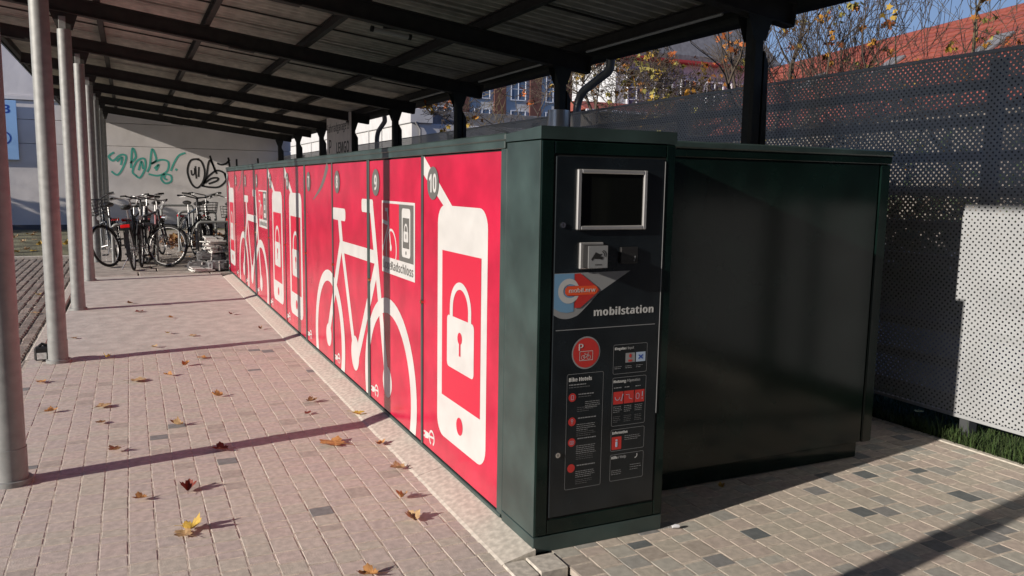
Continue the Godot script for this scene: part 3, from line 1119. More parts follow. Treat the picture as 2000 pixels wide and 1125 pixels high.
func build_trees() -> void:
	tree("chestnut_tree", "spreading tree with orange and green leaves behind the second roof column", P(6.9, 0, 12.6), 1.5, 0.13, 5, 8, 0.95, 0.25, 0.035, M.bark, Vector3(-0.25, 0, -0.1))
	tree("chestnut_tree", "tree with orange leaf clusters behind the bent downpipe", P(8.9, 0, 13.6), 1.5, 0.12, 23, 8, 0.9, 0.2, 0.022, M.bark_olive, Vector3(-0.25, 0, 0.0))
	tree("bare_tree", "dense bare tree left of the nearest roof column", P(9.3, 0, 11.3), 1.7, 0.15, 14, 7, 0.75, 0.8, 0.03, M.bark)
	tree("maple_tree", "nearly bare tree with a few yellow leaves right of the nearest roof column", P(8.6, 0, 9.3), 1.9, 0.13, 31, 7, 0.9, 0.5, 0.045, M.bark, Vector3(0.35, 0, 0.0))
	tree("bare_shrub", "bare many stemmed shrub fanning up in front of the red roof", P(10.6, 0, 9.3), 1.5, 0.05, 9, 5, 0.55, 1.0, 0.025, M.bark, Vector3.ZERO, 7)
	tree("bare_tree", "slim bare tree in front of the red roof at the right edge", P(13.2, 0, 9.2), 2.2, 0.11, 44, 7, 0.7, 0.7, 0.0, M.bark_olive)
	# unseen tree left of the frame whose shade falls across the hall wall
	tree("unseen_tree", "unseen bare tree left of the frame that shades the hall wall", P(-17.0, 0, 22.6), 2.4, 0.16, 71, 6, 0.85, 0.4, 0.0, M.bark)
	# unseen hedge left of the frame, placed to shade the foot of the hall wall
	var hr := RandomNumberGenerator.new()
	hr.seed = 77
	var hd := thing("unseen_hedge", "unseen hedge left of the frame that shades the foot of the hall wall", "hedge", P(-6.5, 0, 24.6))
	var hs := new_st()
	for i in 2600:
		leaf_card(hs, P(hr.randf_range(-8.6, -4.6), hr.randf_range(0.0, 2.5), hr.randf_range(24.2, 25.2)), Vector3(hr.randf_range(-1, 1), hr.randf_range(-0.5, 1), hr.randf_range(-1, 1)).normalized(), 0.2, hr, Color(0.03, 0.05, 0.018))
	put("foliage", hs, M.leaf, hd).set_meta("kind", "stuff")
	# hedge far beyond the fence
	for k in 5:
		var r := RandomNumberGenerator.new()
		r.seed = 300 + k
		var at := P(9.5 + r.randf_range(-0.5, 0.5), 0, 3.0 + k * 1.7)
		var t := thing("hedge_bush", ["small dark evergreen bush behind the fence at the right edge", "dark evergreen bush behind the lit fence panel", "dark evergreen bush behind the shaded fence panel", "dark evergreen bush behind the nearest column", "dark evergreen bush below the dense bare tree"][k], "bush", at, 0, "bushes beyond the fence")
		var st := new_st()
		for i in 1500:
			var v := Vector3(r.randfn(0, 0.5), absf(r.randfn(0, 0.75)), r.randfn(0, 0.75))
			leaf_card(st, at + v, Vector3(r.randf_range(-1, 1), r.randf_range(-0.5, 1), r.randf_range(-1, 1)).normalized(), 0.12, r, Color(0.03, 0.05, 0.018) * r.randf_range(0.7, 1.6))
		put("foliage", st, M.leaf, t).set_meta("kind", "stuff")


# ------------------------------------------------------------------ perforated fence
func perforated_mesh(width: float, height: float) -> ArrayMesh:
	# sheet in x (0..width) and y (0..height) facing -z side of its own axes; round holes in a staggered lattice
	var pitch := 0.035
	var hr := 0.0058
	var verts := PackedVector3Array()
	var norms := PackedVector3Array()
	var idx := PackedInt32Array()
	var half := pitch * 0.5
	var ny := roundi(height / pitch)
	var nx := roundi(width / pitch)
	for row in ny * 2 - 1:
		for col in nx:
			var c := Vector3(pitch * (col + 0.5) + (half if row % 2 == 1 else 0.0), half + row * half, 0)
			var b := verts.size()
			for k in 8:
				verts.append(c + Vector3(cos(TAU * k / 8.0) * hr, sin(TAU * k / 8.0) * hr, 0))
			for k in 4:
				verts.append(c + Vector3(cos(TAU * k / 4.0) * half, sin(TAU * k / 4.0) * half, 0))
			for k in 12:
				norms.append(Vector3(0, 0, 1))
			for k in 4:
				var c0 := b + 8 + k
				var c1 := b + 8 + (k + 1) % 4
				var h0 := b + k * 2
				var h1 := b + k * 2 + 1
				var h2 := b + (k * 2 + 2) % 8
				for q in [[c0, h0, h1], [c0, h1, c1], [c1, h1, h2]]:
					var p0: Vector3 = verts[q[0]]
					var p1: Vector3 = verts[q[1]]
					var p2: Vector3 = verts[q[2]]
					if (p1 - p0).cross(p2 - p0).z > 0:
						idx.append_array(PackedInt32Array([q[0], q[2], q[1]]))
					else:
						idx.append_array(PackedInt32Array([q[0], q[1], q[2]]))
	var arr := []
	arr.resize(Mesh.ARRAY_MAX)
	arr[Mesh.ARRAY_VERTEX] = verts
	arr[Mesh.ARRAY_NORMAL] = norms
	arr[Mesh.ARRAY_INDEX] = idx
	var m := ArrayMesh.new()
	m.add_surface_from_arrays(Mesh.PRIMITIVE_TRIANGLES, arr)
	return m


func build_fence() -> void:
	var t := thing("perforated_fence", "grey perforated sheet metal fence behind the lockers", "fence", P(FENCE_X, 0, 9))
	var W := 2.8
	var H := 2.03
	var sheet_mesh := perforated_mesh(W, H)
	var s := 0.15
	var k := 0
	while s < 26.0:
		var o := place("perforated_panel", sheet_mesh, M.fence, t)
		# own x runs towards the viewer (+z), faces -x
		o.transform = t.global_transform.affine_inverse() * Transform3D(Basis(Vector3(0, 0, 1), Vector3.UP, Vector3(-1, 0, 0)), P(FENCE_X, 0.13, s + W))
		for y in [0.118, 2.150]:
			var st := new_st()
			box(st, P(FENCE_X - 0.002, y, s + W), P(FENCE_X + 0.02, y + 0.02, s), 0.002)
			put("panel_edge", st, M.fence, t)
		var y2 := 0.18
		while y2 < 2.1:
			var rs := new_st()
			box(rs, P(FENCE_X + 0.05, y2, s + W - 0.06), P(FENCE_X + 0.09, y2 + 0.055, s + 0.06), 0.004)
			put("rail", rs, M.fence_rail, t)
			y2 += 0.199
		var ps := new_st()
		box(ps, P(FENCE_X + 0.03, -0.1, s + 0.03), P(FENCE_X + 0.11, 2.13, s - 0.03), 0.006)
		put("fence_post", ps, M.fence_rail, t)
		s += W
		k += 1


# ------------------------------------------------------------------ shelter
func rafter_y(x: float) -> float:       # underside of the rafters
	return 3.10 - 0.12 * (x - POLE_X)


func build_shelter() -> void:
	var t := thing("bicycle_shelter", "long steel shelter roof on galvanised poles over the lockers", "shelter", P(1.5, 0, 10))
	var zs := []
	for k in range(-2, 8):
		zs.append(4.25 + 2.775 * k)
	for i in zs.size():
		var s: float = zs[i]
		# front pole
		var st := new_st()
		tube(st, [P(POLE_X, -0.02, s), P(POLE_X, 2.93, s)], 0.066, 24)
		var po := put("front_pole", st, M.galv, t)
		st = new_st()
		tube(st, [P(POLE_X, -0.02, s), P(POLE_X, 0.012, s)], 0.085, 24)
		tube(st, [P(POLE_X, 0.012, s), P(POLE_X, 0.16, s)], 0.0695, 24)
		put("foot_ring", st, M.galv, po)
		# forked plate and bracket at its head
		st = new_st()
		for q in [-1.0, 1.0]:
			box(st, P(POLE_X - 0.045, 2.88, s + q * 0.035 + 0.005), P(POLE_X + 0.02, 3.06, s + q * 0.035 - 0.005), 0.002)
		put("fork_plate", st, M.galv, po)
		st = new_st()
		var ya := 2.93
		var yb := 3.115
		for q in [[-0.012, 0.012]]:
			var z0: float = s + q[0]
			var z1: float = s + q[1]
			var A := [P(POLE_X - 0.06, ya, z0), P(POLE_X + 0.08, ya, z0), P(POLE_X + 0.14, yb, z0), P(POLE_X - 0.13, yb, z0)]
			var B := [P(POLE_X - 0.06, ya, z1), P(POLE_X + 0.08, ya, z1), P(POLE_X + 0.14, yb, z1), P(POLE_X - 0.13, yb, z1)]
			quad(st, A[0], A[1], A[2], A[3], Vector3(0, 0, 1))
			quad(st, B[0], B[1], B[2], B[3], Vector3(0, 0, -1))
			quad(st, A[1], A[2], B[2], B[1], Vector3(1, -0.3, 0).normalized())
			quad(st, A[3], A[0], B[0], B[3], Vector3(-1, -0.3, 0).normalized())
		put("head_bracket", st, M.beam_steel, po)
		# rear column, a little nearer than the pole
		var sr := s + 0.2
		var XR := 3.92
		st = new_st()
		box(st, P(XR - 0.05, -0.02, sr + 0.05), P(XR + 0.05, rafter_y(XR) + 0.01, sr - 0.05), 0.018)
		var rp := put("rear_column", st, M.frame_steel, t)
		st = new_st()
		var yt := rafter_y(XR)
		for q in [-0.055, 0.055]:
			var A := [P(XR - 0.0495, yt - 0.16, sr + q), P(XR - 0.115, yt + 0.012, sr + q), P(XR + 0.10, yt - 0.012, sr + q), P(XR + 0.0495, yt - 0.16, sr + q)]
			quad(st, A[0], A[1], A[2], A[3], Vector3(0, 0, -signf(q)))
		put("gusset", st, M.frame_steel, rp)
		# small sloping lug that takes the fence
		st = new_st()
		var A0 := [P(XR + 0.0495, 2.34, sr - 0.05), P(XR + 0.10, 2.26, sr - 0.035), P(XR + 0.10, 1.55, sr - 0.05), P(XR + 0.0495, 1.55, sr - 0.05)]
		var B0 := [P(XR + 0.0495, 2.34, sr + 0.05), P(XR + 0.10, 2.26, sr + 0.05), P(XR + 0.10, 1.55, sr + 0.05), P(XR + 0.0495, 1.55, sr + 0.05)]
		quad(st, A0[0], A0[1], A0[2], A0[3], Vector3(0, 0, 1))
		quad(st, B0[0], B0[1], B0[2], B0[3], Vector3(0, 0, -1))
		quad(st, A0[0], A0[1], B0[1], B0[0], Vector3(0.7, 0.7, 0))
		quad(st, A0[1], A0[2], B0[2], B0[1], Vector3.RIGHT)
		put("fence_lug", st, M.frame_steel, rp)
		# rafter: I-beam of web and flanges, leaning down to the rear
		st = new_st()
		var A := P(-1.5, rafter_y(-1.5), s - 0.05)
		var B := P(4.24, rafter_y(4.24), s + 0.212)
		var dx := (B - A).normalized()
		var dz := dx.cross(Vector3.UP).normalized()
		var dy := dz.cross(dx).normalized()
		var xf := Transform3D(Basis(dx, dy, dz), A)
		var Lr := A.distance_to(B)
		box(st, Vector3(0, 0, -0.045), Vector3(Lr, 0.012, 0.045), 0.002, xf)
		box(st, Vector3(0, 0.158, -0.045), Vector3(Lr, 0.17, 0.045), 0.002, xf)
		box(st, Vector3(0.01, 0.012, -0.006), Vector3(Lr - 0.01, 0.158, 0.006), 0.0, xf)
		box(st, Vector3(0, 0.012, -0.044), Vector3(0.008, 0.158, 0.044), 0.0, xf)
		box(st, Vector3(Lr - 0.008, 0.012, -0.044), Vector3(Lr, 0.158, 0.044), 0.0, xf)
		var ra := put("rafter", st, M.beam_steel, t)
		st = new_st()
		box(st, Vector3(Lr * 0.45, -0.011, -0.05), Vector3(Lr * 0.45 + 0.28, 0.0, 0.05), 0.002, xf)
		put("splice_plate", st, M.beam_steel, ra)
	var sa: float = zs[0] - 0.9
	var sb: float = 25.94
	# purlins
	var px := [-1.58, -0.24, 0.85, 1.945, 3.05, 4.10]
	for i in px.size():
		var x: float = px[i]
		var y := rafter_y(x) + 0.172
		var st := new_st()
		box(st, P(x - 0.03, y, sb), P(x + 0.03, y + 0.008, sa), 0.001)
		box(st, P(x - 0.004, y + 0.008, sb), P(x + 0.004, y + 0.092, sa), 0.0)
		box(st, P(x - 0.03, y + 0.092, sb), P(x + 0.03, y + 0.1, sa), 0.001)
		put("purlin", st, M.beam_steel, t)
	# corrugated sheets, one per bay
	for i in range(-1, zs.size()):
		var s0: float = sa if i < 0 else zs[i]
		var s1: float = sb if i == zs.size() - 1 else zs[i + 1]
		var st := new_st()
		var n := int((s1 - s0) / 0.036)
		var xa := -1.64
		var xb := 4.36
		var ya := rafter_y(xa) + 0.273
		var yb := rafter_y(xb) + 0.273
		for k in n:
			var u0 := s0 + (s1 - s0) * k / n
			var u1 := s0 + (s1 - s0) * (k + 1) / n
			var h0 := 0.0
			var h1 := 0.0
			var m4 := k % 4
			h0 = [0.0, 0.0, 0.03, 0.03][m4]
			h1 = [0.0, 0.03, 0.03, 0.0][m4]
			var nn := Vector3(0, -1, 0)
			if m4 == 1:
				nn = Vector3(0, -0.77, 0.64)
			elif m4 == 3:
				nn = Vector3(0, -0.77, -0.64)
			quad(st, P(xa, ya + h0, u0), P(xb, yb + h0, u0), P(xb, yb + h1, u1), P(xa, ya + h1, u1), nn)
			quad(st, P(xa, ya + h0 + 0.003, u0), P(xb, yb + h0 + 0.003, u0), P(xb, yb + h1 + 0.003, u1), P(xa, ya + h1 + 0.003, u1), -nn)
		put("roof_sheet", st, M.galv_sheet, t)
		# lap joint half way along the bay
		if i >= 0 and i < zs.size() - 1:
			st = new_st()
			var sm := (s0 + s1) * 0.5 + 0.6
			var bb := P(-1.6, rafter_y(-1.6) + 0.255, sm)
			var be := P(4.3, rafter_y(4.3) + 0.255, sm)
			var dxx := (be - bb).normalized()
			box(st, Vector3(0, 0, -0.014), Vector3(bb.distance_to(be), 0.014, 0.014), 0.0, Transform3D(Basis(dxx, Vector3(-dxx.y, dxx.x, 0), Vector3(0, 0, 1)), bb))
			put("lap_joint", st, M.beam_steel, t)
	# fascia along the front eave
	var st := new_st()
	box(st, P(-1.67, 3.40, sb), P(-1.645, 3.545, sa), 0.004)
	put("fascia", st, M.green, t)
	# gutter along the rear eave
	st = new_st()
	var gx := 4.42
	var gy := 2.735
	var prof := []
	for k in 9:
		var a := PI + PI * k / 8.0
		prof.append(Vector2(gx + cos(a) * 0.075, gy + sin(a) * 0.075))
	for k in 8:
		var nn := Vector3((prof[k].x + prof[k + 1].x) * 0.5 - gx, (prof[k].y + prof[k + 1].y) * 0.5 - gy, 0).normalized()
		quad(st, P(prof[k].x, prof[k].y, sa), P(prof[k + 1].x, prof[k + 1].y, sa), P(prof[k + 1].x, prof[k + 1].y, sb), P(prof[k].x, prof[k].y, sb), nn)
	box(st, P(gx - 0.085, gy - 0.005, sb), P(gx - 0.07, gy + 0.07, sa), 0.002)
	put("gutter", st, M.frame_steel, t)
	# pale tubes that paint the lit edge of the rear purlin
	for e in [[5.0, 7.0], [7.95, 9.7], [10.9, 12.5]]:
		st = new_st()
		tube(st, [P(4.08, 2.70, e[0]), P(4.08, 2.70, e[1])], 0.012, 6)
		put("purlin_lit_edge", st, M.lamp_case, t)
	# downpipes bending out behind the fence
	for s in [7.1, 15.1]:
		st = new_st()
		var path := rounded([P(4.42, 2.68, s), P(4.45, 2.57, s + 0.06), P(4.50, 2.42, s + 0.70), P(4.50, 2.30, s + 0.80), P(4.50, 0.0, s + 0.80)], 0.12, 5)
		tube(st, path, 0.045, 12)
		put("downpipe", st, M.pipe, t)
	# lamps under the roof
	for e in [[2.25, 8.05], [2.25, 13.6], [2.25, 19.2]]:
		st = new_st()
		var A := P(e[0], rafter_y(e[0]) + 0.15, e[1])
		var B := P(e[0] + 0.36, rafter_y(e[0] + 0.36) + 0.15, e[1])
		tube(st, [A, B], 0.024, 10)
		var lp := put("roof_lamp", st, M.lamp_case, t)
		st = new_st()
		tube(st, [A - Vector3(0.03, -0.004, 0), A], 0.03, 10)
		tube(st, [B, B + Vector3(0.03, -0.004, 0)], 0.03, 10)
		box(st, A + Vector3(0.1, 0.015, -0.02), A + Vector3(0.26, 0.12, 0.02), 0.002)
		put("end_cap", st, M.frame_steel, lp)
	# bright steel sleeve at the second column
	var sl := new_st()
	tube(sl, [P(3.73, 1.5, 6.9), P(3.73, 2.115, 6.9)], 0.105, 24)
	put("column_sleeve", sl, M.silver, t)


# ------------------------------------------------------------------ lockers
func bike_graphic() -> Array:
	# in (u = -s, v): handlebar, frame and two mudguards drawn across doors 7, 8 and 9
	var out := []
	var a := func(x, y): return Vector2(-x, y)
	out.append(rrect2(-5.125, 1.216, -4.853, 1.30, 0.022))
	out.append(line2(a.call(4.888, 1.25), a.call(4.59, 0.29), 0.078))
	out.append(rect2(-5.70, 0.908, -4.80, 0.99))
	out.append(rrect2(-5.947, 1.133, -5.56, 1.22, 0.032))
	out.append(line2(a.call(5.74, 1.15), a.call(5.675, 0.94), 0.088))
	out.append(line2(a.call(5.665, 0.95), a.call(5.345, 0.28), 0.072))
	out.append(line2(a.call(5.70, 0.96), a.call(6.13, 0.27), 0.082))
	out.append(line2(a.call(5.25, 0.26), a.call(4.78, 0.90), 0.082))
	out.append(oval2(-5.32, 0.25, 0.105, 0.12))
	out.append(oval2(-6.13, 0.235, 0.088, 0.088))
	out.append(oval2(-4.562, 0.225, 0.092, 0.095))
	out.append(band2(arc2(-4.535, 0.20, 0.525, 0.532, -40, 220, 40), arc2(-4.54, 0.19, 0.43, 0.452, -40, 220, 40)))
	out.append(band2(arc2(-6.11, 0.20, 0.505, 0.54, -40, 220, 40), arc2(-6.115, 0.20, 0.41, 0.455, -40, 220, 40)))
	return out


func phone_graphic(door: MeshInstance3D, xf: Transform3D, cx: float, left_edge: float) -> void:
	# cx is the middle of the phone in u
	var w := 0.3035
	decal("phone_print", [
		rrect2(cx - w, 0.173, cx + w, 1.301, 0.088),
		PackedVector2Array([Vector2(left_edge, 1.535), Vector2(left_edge, 1.445), Vector2(cx - 0.21, 1.29), Vector2(cx - 0.095, 1.29), Vector2(left_edge + 0.005, 1.537)])], xf, -0.0035, M.white, door)
	decal("phone_screen_print", [rect2(cx - 0.238, 0.381, cx + 0.24, 1.088), oval2(cx + 0.0, 0.281, 0.04, 0.042)], xf, -0.0025, M.red_print, door)
	var lock := [rrect2(cx - 0.166, 0.54, cx + 0.167, 0.788, 0.025), band2(arc2(cx + 0.002, 0.826, 0.132, 0.131, 0, 180), arc2(cx + 0.003, 0.826, 0.095, 0.098, 0, 180)), rect2(cx - 0.130, 0.78, cx - 0.092, 0.827), rect2(cx + 0.098, 0.78, cx + 0.134, 0.827)]
	decal("padlock_print", lock, xf, -0.0015, M.white, door)
	decal("keyhole_print", [oval2(cx, 0.697, 0.028, 0.028), PackedVector2Array([Vector2(cx - 0.009, 0.68), Vector2(cx + 0.011, 0.68), Vector2(cx + 0.011, 0.614), Vector2(cx - 0.009, 0.614)])], xf, -0.0005, M.red_print, door)


func build_lockers() -> void:
	var t := thing("bike_locker_row", "long row of red bicycle lockers in a dark green steel frame", "bike lockers", P(2.4, 0, 8))
	var S0 := 2.92
	var S1 := 13.09
	# body
	var st := new_st()
	box(st, P(XF + 0.02, 0.09, S1 - 0.002), P(3.49, 1.572, S0 + 0.012), 0.0)
	put("body", st, M.green_dark, t)
	st = new_st()
	box(st, P(XF + 0.02, 0.004, S1 - 0.02), P(3.42, 0.09, S0 + 0.022), 0.003)
	put("plinth", st, M.green_dark, t)
	st = new_st()
	box(st, P(XF - 0.006, 1.573, S1), P(3.505, 1.604, S0 - 0.012), 0.006)
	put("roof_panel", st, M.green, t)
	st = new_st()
	box(st, P(1.92, 1.535, S0 + 0.006), P(3.5, 1.572, S0 - 0.006), 0.004)
	put("end_rail", st, M.green_dark, t)
	st = new_st()
	box(st, P(1.36, 0.092, S0 + 0.012), P(3.42, 1.532, S0), 0.003)
	put("end_panel", st, M.green_dark, t)
	st = new_st()
	box(st, P(3.428, 0.088, S0 + 0.05), P(3.498, 1.532, S0 - 0.004), 0.006)
	put("corner_post", st, M.green_dark, t)
	# front frame
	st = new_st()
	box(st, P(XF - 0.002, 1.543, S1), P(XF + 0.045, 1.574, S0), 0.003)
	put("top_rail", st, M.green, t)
	st = new_st()
	box(st, P(XF - 0.002, 0.010, S1), P(XF + 0.045, 0.040, S0), 0.003)
	put("bottom_rail", st, M.green, t)
	var doors := []
	for k in 5:
		var a := 2.935 + 2.03 * k
		doors.append([a + 0.022, a + 0.972])
		doors.append([a + 1.004, a + 1.994])
	for i in 10:
		var a: float = doors[i][1]
		var b: float = doors[i + 1][0] if i < 9 else S1
		st = new_st()
		box(st, P(XF - 0.001, 0.041, b - 0.003), P(XF + 0.045, 1.542, a + 0.003), 0.002)
		put("stile", st, M.green, t)
	st = new_st()
	box(st, P(XF - 0.001, 0.041, doors[0][0] - 0.003), P(XF + 0.045, 1.542, S0 - 0.02), 0.002)
	put("stile", st, M.green, t)
	# near-black sheet behind the doors, shade of their gaps put into its colour
	st = new_st()
	box(st, P(XF + 0.014, 0.041, S1 - 0.01), P(XF + 0.02, 1.545, S0 + 0.01), 0.0)
	put("door_recess_shade", st, M.gap, t)
	var xf := face_red()
	var bike := bike_graphic()
	for i in 10:
		var num := 10 - i
		var s0: float = doors[i][0]
		var s1: float = doors[i][1]
		st = new_st()
		box(st, P(XF + 0.004, 0.046, s1), P(XF + 0.012, 1.534, s0), 0.0015)
		var d := put("door", st, M.red, t)
		var kind := i % 5
		if kind == 0 or kind == 4:
			phone_graphic(d, xf, -(s0 + s1) * 0.5 + 0.042, -s1 + 0.002)
		else:
			var shift := 0.0 if i < 5 else 5.105
			var clip := rect2(-s1 + shift, 0.048, -s0 + shift, 1.53)
			var polys := []
			for p in bike:
				for q in Geometry2D.intersect_polygons(p, clip):
					var moved := PackedVector2Array()
					for v in q:
						moved.append(v - Vector2(shift, 0))
					polys.append(moved)
			# pieces overlap, so they are merged into one outline
			var lift := -0.0036
			for p in polys:
				decal("bicycle_print", [p], xf, lift, M.white, d)
				lift += 0.00012
			if kind == 3:
				var sw := curve2([Vector2(-s1 + 0.86, 1.533), Vector2(-s1 + 0.72, 1.42), Vector2(-s1 + 0.56, 1.34), Vector2(-s1 + 0.32, 1.26)])
				var s_st := new_st()
				stroke(s_st, sw, 0.075, xf, -0.0035, 0.9)
				put("swoosh_print", s_st, M.badge, d)
			if kind == 1:
				radschloss_sign(d, xf, -s1 + 0.273)
		# number badge
		var bc := -s1 + 0.145
		decal("number_badge", [oval2(bc, 1.404, 0.083, 0.081)], xf, -0.0008, M.badge, d)
		var wd := 0.105 if num == 10 else 0.055
		letters("door_number", str(num), bc - wd * 0.5, 1.359, 0.089, xf, -0.0002, M.white, d, true, wd)
		# e with a plug
		var es := new_st()
		stroke(es, arc2(-s1 + 0.135, 0.112, 0.036, 0.036, -60, 250, 18), 0.012, xf, -0.003)
		stroke(es, PackedVector2Array([Vector2(-s1 + 0.10, 0.112), Vector2(-s1 + 0.168, 0.12)]), 0.011, xf, -0.0029)
		poly(es, PackedVector2Array([Vector2(-s1 + 0.03, 0.085), Vector2(-s1 + 0.085, 0.095), Vector2(-s1 + 0.092, 0.125), Vector2(-s1 + 0.03, 0.125)]), xf, -0.003)
		stroke(es, PackedVector2Array([Vector2(-s1 + 0.012, 0.093), Vector2(-s1 + 0.035, 0.095)]), 0.01, xf, -0.003)
		stroke(es, PackedVector2Array([Vector2(-s1 + 0.012, 0.117), Vector2(-s1 + 0.035, 0.117)]), 0.01, xf, -0.003)
		stroke(es, PackedVector2Array([Vector2(-s1 + 0.085, 0.11), Vector2(-s1 + 0.105, 0.112)]), 0.012, xf, -0.0028)
		put("plug_print", es, M.white, d)
		# lock barrel at the far edge of each door
		st = new_st()
		tube(st, [Vector3(XF + 0.01, 0.796, -s1 - 0.012), Vector3(XF - 0.008, 0.796, -s1 - 0.012)], 0.011, 12)
		put("lock_barrel", st, M.brass, d)


func radschloss_sign(d: MeshInstance3D, xf: Transform3D, u0: float) -> void:
	# u0 = left edge; 0.613 wide, 0.42 high
	var y0 := 0.881
	decal("sign_plate", [rect2(u0, y0, u0 + 0.614, 1.30)], xf, -0.0026, M.white, d)
	decal("sign_red_field", [rect2(u0 + 0.014, 0.974, u0 + 0.338, 1.286)], xf, -0.002, M.red_print, d)
	decal("sign_grey_field", [rect2(u0 + 0.338, 0.974, u0 + 0.592, 1.286)], xf, -0.0021, M.badge, d)
	var b := new_st()
	var o := Vector2(u0 + 0.014, 0.974)
	var L := -0.0014
	stroke(b, arc2(o.x + 0.175, o.y + 0.05, 0.098, 0.112, -28, 208, 26), 0.014, xf, L)
	stroke(b, PackedVector2Array([o + Vector2(0.17, 0.06), o + Vector2(0.10, 0.27)]), 0.018, xf, L + 0.0002)
	stroke(b, PackedVector2Array([o + Vector2(0.06, 0.275), o + Vector2(0.115, 0.275)]), 0.02, xf, L + 0.0003)
	stroke(b, PackedVector2Array([o + Vector2(0.0, 0.205), o + Vector2(0.125, 0.195)]), 0.022, xf, L + 0.0001)
	stroke(b, PackedVector2Array([o + Vector2(0.013, 0.05), o + Vector2(0.125, 0.19)]), 0.018, xf, L + 0.0004)
	poly(b, oval2(o.x + 0.17, o.y + 0.06, 0.017, 0.02), xf, L + 0.0005)
	poly(b, oval2(o.x + 0.013, o.y + 0.05, 0.012, 0.018), xf, L + 0.0005)
	put("sign_bicycle", b, M.white, d)
	var px := u0 + 0.465
	decal("sign_phone", [rrect2(px - 0.075, 1.0, px + 0.075, 1.266, 0.022)], xf, -0.0015, M.white, d)
	decal("sign_phone_screen", [rect2(px - 0.057, 1.05, px + 0.057, 1.215), oval2(px, 1.025, 0.01, 0.011)], xf, -0.0011, M.badge, d)
	decal("sign_padlock", [rrect2(px - 0.04, 1.085, px + 0.04, 1.142, 0.008), band2(arc2(px, 1.14, 0.033, 0.045, 0, 180), arc2(px, 1.14, 0.022, 0.034, 0, 180))], xf, -0.0008, M.white, d)
	decal("sign_keyhole", [oval2(px, 1.115, 0.007, 0.015, 12)], xf, -0.0004, M.badge, d)
	letters("sign_lettering", "Lippe", u0 + 0.02, 0.906, 0.049, xf, -0.002, M.badge, d, false, 0.165)
	letters("sign_lettering", "Radschloss", u0 + 0.188, 0.906, 0.049, xf, -0.002, M.badge, d, true, 0.40)


# ------------------------------------------------------------------ self-service terminal
func hline(st: SurfaceTool, u0: float, u1: float, v: float, w: float, xf: Transform3D, lift: float) -> void:
	poly(st, rect2(u0, v - w * 0.5, u1, v + w * 0.5), xf, lift)


func frame2(st: SurfaceTool, x0: float, y0: float, x1: float, y1: float, r: float, w: float, xf: Transform3D, lift: float) -> void:
	var o := rrect2(x0, y0, x1, y1, r, 5)
	var i := rrect2(x0 + w, y0 + w, x1 - w, y1 - w, maxf(r - w, 0.001), 5)
	var n := xf.basis.z.normalized()
	for k in o.size():
		var l := (k + 1) % o.size()
		quad(st, xf * Vector3(o[k].x, o[k].y, lift), xf * Vector3(o[l].x, o[l].y, lift), xf * Vector3(i[l].x, i[l].y, lift), xf * Vector3(i[k].x, i[k].y, lift), n)


func small_print(st: SurfaceTool, u: float, v: float, w: float, rows: int, lead: float, th: float, xf: Transform3D, lift: float) -> void:
	# unreadably small lines of text: words of uneven length
	for r in rows:
		var x := u
		var end := u + w * (rng.randf_range(0.55, 1.0) if r == rows - 1 else rng.randf_range(0.85, 1.0))
		while x < end - 0.003:
			var L := minf(rng.randf_range(0.004, 0.013), end - x)
			hline(st, x, x + L, v - r * lead, th, xf, lift)
			x += L + 0.0022


